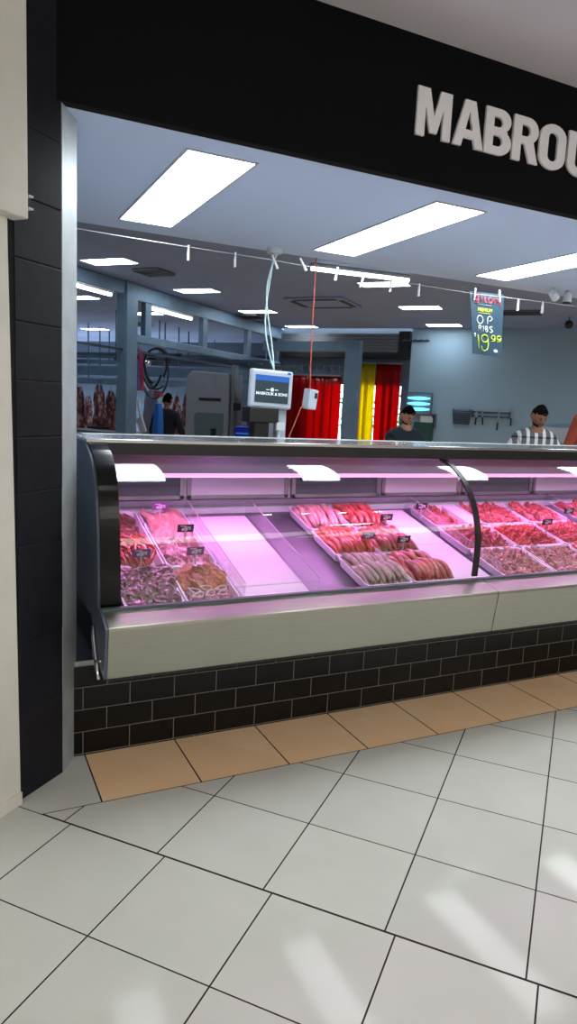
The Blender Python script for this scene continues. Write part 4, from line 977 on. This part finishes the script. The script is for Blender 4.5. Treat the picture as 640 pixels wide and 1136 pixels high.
bm = NB(); bx(bm, -.13, .13, -.1, .1, 0.0, 1.25); obj('body', bm, 'blue_plastic', bc, bevel=.012)
bm = NB()
for k in range(3): bx(bm, -.10, .10, -.106, -.099, 1.05+.05*k, 1.07+.05*k)
obj('ribs', bm, 'screen_blue', bc)
wp = thing('partition_board', 'pale narrow panel standing between the blue crate and the scale', 'panel', W(-3.83, 8.4), GA)
bm = NB(); bx(bm, -.10, .10, 0, .03, 0, 1.45); obj('board', bm, 'offwhite_case', wp, bevel=.004)

# hanging clothes, hoses and tools by the post
def coat(name, m, px0, px1, py0, py1, b_, label):
    p = at((px0+px1)/2, py0, b=b_); w_ = (at(px1, py0, b=b_)-at(px0, py0, b=b_)).length; h_ = p.z-at((px0+px1)/2, py1, b=b_).z
    t = thing(name, label, 'garment', p, GA); bm = NB(); n = 18; prev = None
    for j in range(13):
        v_ = j/12; ww = w_/2*(.45+.55*min(1, v_*4))*(1-.12*math.sin(v_*PI*2)); row = []
        for k in range(n):
            a_ = 2*PI*k/n; f_ = 1+.14*math.sin(5*a_+v_*4)
            row.append(bm.verts.new((ww*math.cos(a_)*f_, .05*math.sin(a_)*f_, -h_*v_)))
        if prev:
            for k in range(n): bm.faces.new((prev[k], prev[(k+1) % n], row[(k+1) % n], row[k]))
        prev = row
    obj('cloth', bm, m, t, smooth=True)
    bm = NB(); tube(bm, [(0, 0, -.02), (0, 0, .05), (.02, 0, .07), (.04, 0, .05)], .006, 6); obj('hanger_hook', bm, 'steel_dull', t)
coat('hanging_coat', 'coat_violet', 148, 154, 398, 432, 8.15, 'violet blue garment hanging against the galvanised post')
coat('hanging_coat', 'coat_pink', 151, 159, 387, 433, 8.3, 'crimson pink garment hanging beside the galvanised post')
coat('hanging_coat', 'coat_grey', 160, 175, 430, 487, 9.6, 'greyish lilac sheet hanging behind the man with the blue apron')
coat('hanging_apron', 'blue_apron', 171, 181, 448, 490, 8.6, 'bright blue plastic apron hanging before the man in a dark jacket')
sq = thing('plastic_scoop', 'white long handled scoop hanging against the post below the pink garment', 'scoop', at(154, 452, b=8.1), GA); sq.rotation_euler = (0, -.18, GA)
bm = NB(); box(bm, (0, 0, -.03), (.03, .02, .25)); obj('handle', bm, 'white_paint', sq)
bm = NB(); prism(bm, [(-.07, -.15), (.03, -.13), (.07, -.34), (-.02, -.36)], lambda x, z, d_: Vector((x, d_, z)), -.02, .02); obj('blade', bm, 'offwhite_case', sq, bevel=.004)
hs2 = thing('hose_reel', 'tangle of dark curled hoses hanging from the rail frame right of the post', 'hose', at(170, 405, b=8.9), GA)
for k, (r_, dx, dz, m_) in enumerate(((.26, .04, -.02, 'slot_black'), (.30, .06, -.05, 'galv_dark'), (.22, -.05, -.12, 'slot_black'), (.33, -.02, -.16, 'galv_dark'))):
    bm = NB(); tube(bm, [(dx+r_*math.cos(t_)*.75, .02*k+.03*math.sin(2*t_), dz+r_*math.sin(t_)) for t_ in [(-.6+k*.9)+5.0*i/22 for i in range(23)]], .016, 7); obj('loop', bm, m_, hs2, smooth=True)
bm = NB(); bmesh.ops.create_icosphere(bm, subdivisions=2, radius=.05); bmesh.ops.translate(bm, verts=bm.verts, vec=(-.06, -.05, .03)); obj('fitting', bm, 'steel_bright', hs2, smooth=True)
bm = NB(); tube(bm, [(-.30, -.04, -.02), (-.05, -.04, -.38)], .012, 6); obj('rod', bm, 'white_paint', hs2)
bm = NB(); box(bm, (.10, 0, -.42), (.12, .08, .08)); obj('red_head', bm, 'red_box', hs2)
hk = thing('hanging_scale_hook', 'dark hook hanging from the ceiling at the left jamb', 'hook', at(84, 335, b=7.5), GA)
bm = NB(); tube(bm, [(0, 0, .35), (0, 0, -.05), (-.02, 0, -.16), (-.07, 0, -.18)], .018, 8); obj('hook', bm, 'slot_black', hk, smooth=True)

# carcasses
def carcass_mesh(seed):
    rnd = random.Random(seed); bm = NB()
    prof = [(0, .02), (.06, .045), (.16, .085), (.30, .12), (.42, .10), (.55, .13), (.70, .15), (.80, .12), (.88, .07), (.95, .03)]
    n = 14; prev = None; ph_ = rnd.uniform(0, 6)
    for z, r_ in prof:
        row = [bm.verts.new((r_*math.cos(2*PI*k/n)*(1+.12*math.sin(3*2*PI*k/n+ph_)), r_*.8*math.sin(2*PI*k/n), -z)) for k in range(n)]
        if prev:
            for k in range(n): bm.faces.new((prev[k], prev[(k+1) % n], row[(k+1) % n], row[k]))
        else: bm.faces.new(row)
        prev = row
    bm.faces.new(prev[::-1])
    for s in (-1, 1): tube(bm, [(s*.05, 0, -.25), (s*.055, 0, -.08), (s*.03, 0, .14)], [.07, .055, .02], 8); tube(bm, [(s*.08, 0, -.72), (s*.14, -.03, -.86), (s*.12, -.02, -.98)], [.05, .03, .02], 8)
    return bm
cps = []
for k, (px, py, b_, sc_, lab) in enumerate(((88, 436, 11.45, .9, 'half hidden by the metal jamb'), (110, 434, 11.45, .9, 'left of the pair between jamb and post'), (123, 440, 12.0, .85, 'right of the pair between jamb and post'), (128, 446, 11.2, .75, 'nearest the post on its left side'),
    (196, 446, 11.5, .8, 'just right of the man in a dark jacket'), (206, 444, 12.1, .85, 'behind the grey machine, left of its corner'), (166, 440, 12.1, .8, 'behind the lilac sheet'), (212, 450, 11.2, .8, 'touching the edge of the grey machine'), (98, 445, 12.9, .8, 'farther back left of the post'))):
    p = at(px, py, b=b_); t = thing('carcass', 'red and white hanging carcass, '+lab, 'carcass', p, GA+.4*k, 'hanging carcasses'); t.scale = (sc_*1.15, sc_*1.15, sc_)
    obj('body', carcass_mesh(k), 'carcass', t, smooth=True)
    bm = NB(); tube(bm, [(0, 0, .12), (0, 0, .24), (.015, 0, .28), (.03, 0, .26)], .008, 6); bx(bm, -.07, .07, -.008, .008, .12, .136); obj('hook', bm, 'steel_dull', t)
bn2 = thing('white_bin', 'pale bin standing under the carcasses left of the post', 'bin', W(-8.8, 11.25), GA)
bm = NB(); bx(bm, -.22, .22, -.15, .15, 0, .92); obj('body', bm, 'offwhite_case', bn2, bevel=.02)
bm = NB(); bx(bm, -.24, .24, -.17, .17, .92, .98); obj('lid', bm, 'slot_black', bn2, bevel=.01)
wt = thing('work_table', 'low steel work table in the meat room', 'table', W(-8.0, 10.2), GA)
bm = NB(); bx(bm, -1.5, 1.5, 0, .7, .90, .94); obj('worktop', bm, 'steel_dull', wt)
for x in (-1.45, 1.45):
    for y in (.05, .65):
        bm = NB(); bx(bm, x-.025, x+.025, y-.025, y+.025, 0, .90); obj('leg', bm, 'steel_dull', wt)

# ------------------------------------------------------------------ people
def skin(name, nodes_, edges, root, m, parent, sub=2, extra=None, voxel=None, smooth=True):
    me = bpy.data.meshes.new(name); keys = list(nodes_); idx = {k: i for i, k in enumerate(keys)}
    me.from_pydata([nodes_[k][0] for k in keys], [(idx[a_], idx[b_]) for a_, b_ in edges], [])
    o = bpy.data.objects.new(name, me); COL.objects.link(o)
    md = o.modifiers.new('k', 'SKIN'); md.use_smooth_shade = True
    for k in keys:
        sv = me.skin_vertices[0].data[idx[k]]; r_ = nodes_[k][1]; sv.radius = r_ if isinstance(r_, tuple) else (r_, r_); sv.use_root = (k == root)
    ms = o.modifiers.new('s', 'SUBSURF'); ms.levels = sub; ms.render_levels = sub
    dg = bpy.context.evaluated_depsgraph_get(); new = bpy.data.meshes.new_from_object(o.evaluated_get(dg)); bpy.data.objects.remove(o)
    bm = NB(); bm.from_mesh(new); bpy.data.meshes.remove(new)
    if extra:
        for e_ in extra:
            tmp = bpy.data.meshes.new('x'); e_.to_mesh(tmp); bm.from_mesh(tmp); bpy.data.meshes.remove(tmp); e_.free()
    if voxel:
        tm = bpy.data.meshes.new('v'); bm.to_mesh(tm); bm.free(); to = bpy.data.objects.new('v', tm); COL.objects.link(to)
        r_ = to.modifiers.new('r', 'REMESH'); r_.mode = 'VOXEL'; r_.voxel_size = voxel; r_.use_smooth_shade = True
        n2 = bpy.data.meshes.new_from_object(to.evaluated_get(bpy.context.evaluated_depsgraph_get())); bpy.data.objects.remove(to); bm = NB(); bm.from_mesh(n2)
    return obj(name, bm, m, parent, smooth=True)
def head_bm(R, c):
    bm = NB(); bmesh.ops.create_icosphere(bm, subdivisions=4, radius=1)
    for v in bm.verts:
        x, y, z = v.co
        jaw = max(0, -z)
        X = x*.074*(1-.30*jaw**1.3); Y = y*.096*(1-.10*jaw); Z = z*.118
        if y < 0: Y *= 1-.05*max(0, z)
        def g(px_, pz_, s_): return math.exp(-((x-px_)**2+(z-pz_)**2)/(2*s_*s_))
        if y < 0:
            Y -= .022*g(0, -.18, .11)+.010*g(0, .05, .10)+.008*g(0, .32, .35)*.6      # nose, bridge, brow
            Y += .010*g(.36, .06, .15)+.010*g(-.36, .06, .15)                        # eye sockets
            Y -= .007*g(0, -.52, .17)+.010*g(0, -.86, .2)                             # lips, chin
            Y += .004*g(0, -.60, .05)
        v.co = Vector((X, Y, Z))
    for s in (-1, 1):
        e_ = NB(); bmesh.ops.create_icosphere(e_, subdivisions=2, radius=1)
        for v in e_.verts: v.co = Vector((s*.078+v.co.x*.010, .012+v.co.y*.020+v.co.z*.005, -.008+v.co.z*.034))
        tmp = bpy.data.meshes.new('x'); e_.to_mesh(tmp); bm.from_mesh(tmp); bpy.data.meshes.remove(tmp); e_.free()
    bmesh.ops.rotate(bm, verts=bm.verts, matrix=R); bmesh.ops.translate(bm, verts=bm.verts, vec=c); return bm
def person(label, loc, rz, lean, head_rot, shirt, skin_m, arms, beard=False, hh=1.0, nm='person', hairlong=1.0):
    """lean: forward bend (rad) above the hips; local front is -y"""
    t = thing(nm, label, 'person', loc, rz); t.scale = (hh, hh, hh)
    RL = Matrix.Rotation(lean, 3, 'X'); hip = Vector((0, 0, .95))
    up = lambda x, y, z: hip+RL @ (Vector((x, y, z))-hip)
    N_ = {'pel': (Vector((0, 0, .96)), (.15, .11)), 'wst': (up(0, 0, 1.10), (.135, .10)), 'chs': (up(0, .0, 1.30), (.165, .11)), 'nkb': (up(0, .02, 1.45), (.085, .07)), 'nck': (up(0, .0, 1.53), (.055, .055))}
    hc = up(0, -.015, 1.655)
    ED = [('pel', 'wst'), ('wst', 'chs'), ('chs', 'nkb'), ('nkb', 'nck')]
    N_['hd'] = (up(0, -.01, 1.60), (.05, .055)); ED.append(('nck', 'hd'))
    shirtN = {'pel': (N_['pel'][0]-Vector((0, 0, .06)), (.175, .135)), 'wst': (N_['wst'][0], (.16, .125)), 'chs': (N_['chs'][0], (.19, .13)), 'nkb': (N_['nkb'][0], (.135, .105)), 'nk2': (up(0, .014, 1.545), (.084, .084))}
    shirtE = [('pel', 'wst'), ('wst', 'chs'), ('chs', 'nkb'), ('nkb', 'nk2')]
    extra = []
    for s, nm_ in ((-1, 'l'), (1, 'r')):
        sh_ = up(s*.185, .01, 1.40); el_, wr = arms[nm_]; el_ = Vector(el_); wr = Vector(wr)
        N_[nm_+'s'] = (sh_, .055); N_[nm_+'e'] = (el_, .042); N_[nm_+'w'] = (wr, (.03, .024))
        d_ = (wr-el_).normalized(); pm = wr+d_*.07; N_[nm_+'p'] = (pm, (.036, .018))
        ED += [('chs', nm_+'s') if False else ('nkb', nm_+'s'), (nm_+'s', nm_+'e'), (nm_+'e', nm_+'w'), (nm_+'w', nm_+'p')]
        side = d_.cross(Vector((0, 0, 1))); side = side.normalized() if side.length > .2 else Vector((1, 0, 0)); dn = d_.cross(side).normalized()
        if dn.z > 0: dn = -dn
        for k in range(4):
            o_ = side*(-.030+.020*k); ln = (.068, .078, .074, .058)[k]
            b_ = NB(); p0 = wr+d_*.07+o_*.8; tube(b_, [p0, p0+d_*.03+o_*.25, p0+d_*(.03+ln*.4)+o_*.3+dn*.012, p0+d_*(.03+ln*.75)+o_*.3+dn*.035], [.0095, .009, .0085, .007], 8); extra.append(b_)
        b_ = NB(); p0 = wr+d_*.025-side*.022*s; tube(b_, [p0, p0-side*.028*s+d_*.02, p0-side*.034*s+d_*.05+dn*.01], [.012, .0105, .009], 8); extra.append(b_)
        shirtN[nm_+'s'] = (sh_, .074); shirtN[nm_+'m'] = ((sh_+el_)/2, .062); shirtN[nm_+'e'] = (el_, .056); shirtN[nm_+'w'] = (el_.lerp(wr, .88), .040)
        shirtE += [('nkb', nm_+'s'), (nm_+'s', nm_+'m'), (nm_+'m', nm_+'e'), (nm_+'e', nm_+'w')]
        N_[nm_+'h'] = (Vector((s*.095, 0, .86)), .095); N_[nm_+'k'] = (Vector((s*.10, -.015, .49)), .06); N_[nm_+'a'] = (Vector((s*.105, .01, .09)), .04); N_[nm_+'t'] = (Vector((s*.115, -.15, .035)), (.04, .025))
        ED += [('pel', nm_+'h'), (nm_+'h', nm_+'k'), (nm_+'k', nm_+'a'), (nm_+'a', nm_+'t')]
    RH = RL @ Euler(head_rot).to_matrix()
    extra.append(head_bm(RH, hc))
    skin('body', N_, ED, 'pel', skin_m, t, 2, extra, voxel=.0085)
    skin('shirt', shirtN, shirtE, 'pel', shirt, t, 2)
    TR = {'pel': (Vector((0, 0, .97)), (.165, .125)), }
    TE = []
    for s, nm_ in ((-1, 'l'), (1, 'r')):
        TR[nm_+'h'] = (Vector((s*.095, 0, .84)), .108); TR[nm_+'k'] = (Vector((s*.10, -.015, .49)), .078); TR[nm_+'a'] = (Vector((s*.105, .01, .10)), .062); TE += [('pel', nm_+'h'), (nm_+'h', nm_+'k'), (nm_+'k', nm_+'a')]
    skin('trousers', TR, TE, 'pel', 'trousers', t, 2)
    for s in (-1, 1):
        b_ = NB(); tube(b_, [(s*.105, .075, .045), (s*.105, .0, .05), (s*.11, -.09, .045), (s*.117, -.20, .035)], [.042, .048, .048, .032], 10); obj('shoe', b_, 'shoe', t, smooth=True)
    # hair
    bm = NB(); bmesh.ops.create_icosphere(bm, subdivisions=4, radius=1)
    kill = []
    for v in bm.verts:
        x, y, z = v.co
        if z < (-.42 if y > .1 else .18 if y > -.35 else .42) : kill.append(v)
    bmesh.ops.delete(bm, geom=kill, context='VERTS')
    for v in bm.verts:
        x, y, z = v.co; k_ = 1+.10*mnoise.noise(Vector((x*5, y*5, z*5)))+.06*mnoise.noise(Vector((x*12, y*12, z*12)))
        v.co = Vector((x*.0785*k_, y*.1000*k_+.002, z*.128*hairlong*k_))
    bmesh.ops.rotate(bm, verts=bm.verts, matrix=RH); bmesh.ops.translate(bm, verts=bm.verts, vec=hc); h_ = obj('hair', bm, 'hair_black', t, smooth=True)
    md = h_.modifiers.new('s', 'SOLIDIFY'); md.thickness = .010; md.offset = -1
    if beard:
        bm = NB(); bmesh.ops.create_icosphere(bm, subdivisions=4, radius=1); kill = [v for v in bm.verts if v.co.z > -.42 or v.co.y > -.05 or (v.co.z > -.62 and abs(v.co.x) < .22 and v.co.y < -.5)]
        bmesh.ops.delete(bm, geom=kill, context='VERTS')
        for v in bm.verts: x, y, z = v.co; v.co = Vector((x*.074*(1-.30*(-z)**1.3)*1.04, y*.100*(1-.10*(-z))-.004-.010*math.exp(-((x*x)+(z+.86)**2)/.08), z*.121))
        bmesh.ops.rotate(bm, verts=bm.verts, matrix=RH); bmesh.ops.translate(bm, verts=bm.verts, vec=hc); b_ = obj('beard', bm, 'hair_black', t, smooth=True); b_.modifiers.new('s', 'SOLIDIFY').thickness = .005
    for s in (-1, 1):
        bm = NB(); bmesh.ops.create_uvsphere(bm, u_segments=10, v_segments=8, radius=.010); p = RH @ Vector((s*.027, -.0815, .008))+hc; bmesh.ops.translate(bm, verts=bm.verts, vec=p); e_ = obj('eye', bm, 'eye_white', t, smooth=True)
        bm = NB(); bmesh.ops.create_uvsphere(bm, u_segments=8, v_segments=6, radius=.005); p = RH @ Vector((s*.027, -.0885, .006))+hc; bmesh.ops.translate(bm, verts=bm.verts, vec=p); obj('iris', bm, 'hair_black', e_, smooth=True)
        bm = NB(); q0 = [RH @ Vector((s*x_, -.0905+abs(x_-.026)*.35, z_))+hc for x_, z_ in ((.012, .024), (.026, .029), (.042, .023))]; tube(bm, q0, [.003, .004, .0025], 6); obj('eyebrow', bm, 'hair_black', t, smooth=True)
    return t
vx = math.atan2(fw.x, fw.y)
def face_cam(p, off=0): return -math.atan2(p.x, p.y)+off
def floor_at(px, dist):
    D = ray(px, 460); D.z = 0; D.normalize(); return D*dist
p1 = floor_at(449, 7.7)
person('man with short dark hair in a dark navy top looking down, before the red curtain', p1, face_cam(p1, .45), .10, (.45, 0, .1), 'navy_shirt', 'skin', {'l': ((-.27, -.10, 1.12), (-.12, -.34, 1.06)), 'r': ((.27, -.10, 1.12), (.12, -.34, 1.04))}, beard=True, hh=.905)
p2 = floor_at(592, 7.6)
person('dark haired bearded man in a black and white checked shirt, bending over', p2, face_cam(p2, .35), .22, (.40, .05, .15), SHIRT, 'skin_dark', {'l': ((-.33, -.14, 1.16), (-.30, -.42, 1.02)), 'r': ((.28, -.20, 1.12), (.14, -.46, 1.02))}, beard=True, hh=.95)
p3 = floor_at(668, 7.6)
t3 = person('person in a rust orange shirt, turned away, cut by the right edge', p3, face_cam(p3, PI), .06, (.2, 0, 0), 'rust_shirt', 'skin_dark', {'l': ((-.27, -.02, 1.10), (-.2, -.28, 1.05)), 'r': ((.27, -.02, 1.10), (.2, -.28, 1.05))}, hh=1.09)
bm = NB()
for r_, rt in ((.075, .006), (.05, .005)): tube(bm, [(r_*math.cos(k*PI/10), 0, r_*.8*math.sin(k*PI/10)) for k in range(21)], rt, 6)
for k in range(5): tube(bm, [(-.03+.015*k, 0, -.02), (-.03+.015*k, 0, .02)], .004, 5)
bmesh.ops.translate(bm, verts=bm.verts, vec=(.0, .128, 1.31)); obj('back_print', bm, 'rust_print', t3)
p4 = floor_at(184, 10.9)
person('man in a dark jacket with his back turned, among the carcasses', p4, face_cam(p4, PI-.5), .05, (.25, 0, 0), 'navy_jacket', 'skin_dark', {'l': ((-.29, -.04, 1.12), (-.22, -.28, 1.05)), 'r': ((.29, -.04, 1.12), (.22, -.28, 1.05))}, hh=.93)

# ------------------------------------------------------------------ daylight and exposure
wld = bpy.data.worlds.new('world'); sc.world = wld; wld.use_nodes = True
bg = wld.node_tree.nodes['Background']; bg.inputs[0].default_value = (.86, .94, 1.0, 1); bg.inputs[1].default_value = 3.0
sc.view_settings.view_transform = 'Standard'; sc.view_settings.look = 'None'; sc.view_settings.gamma = 1; sc.view_settings.use_curve_mapping = False
sc.view_settings.exposure = 0.55
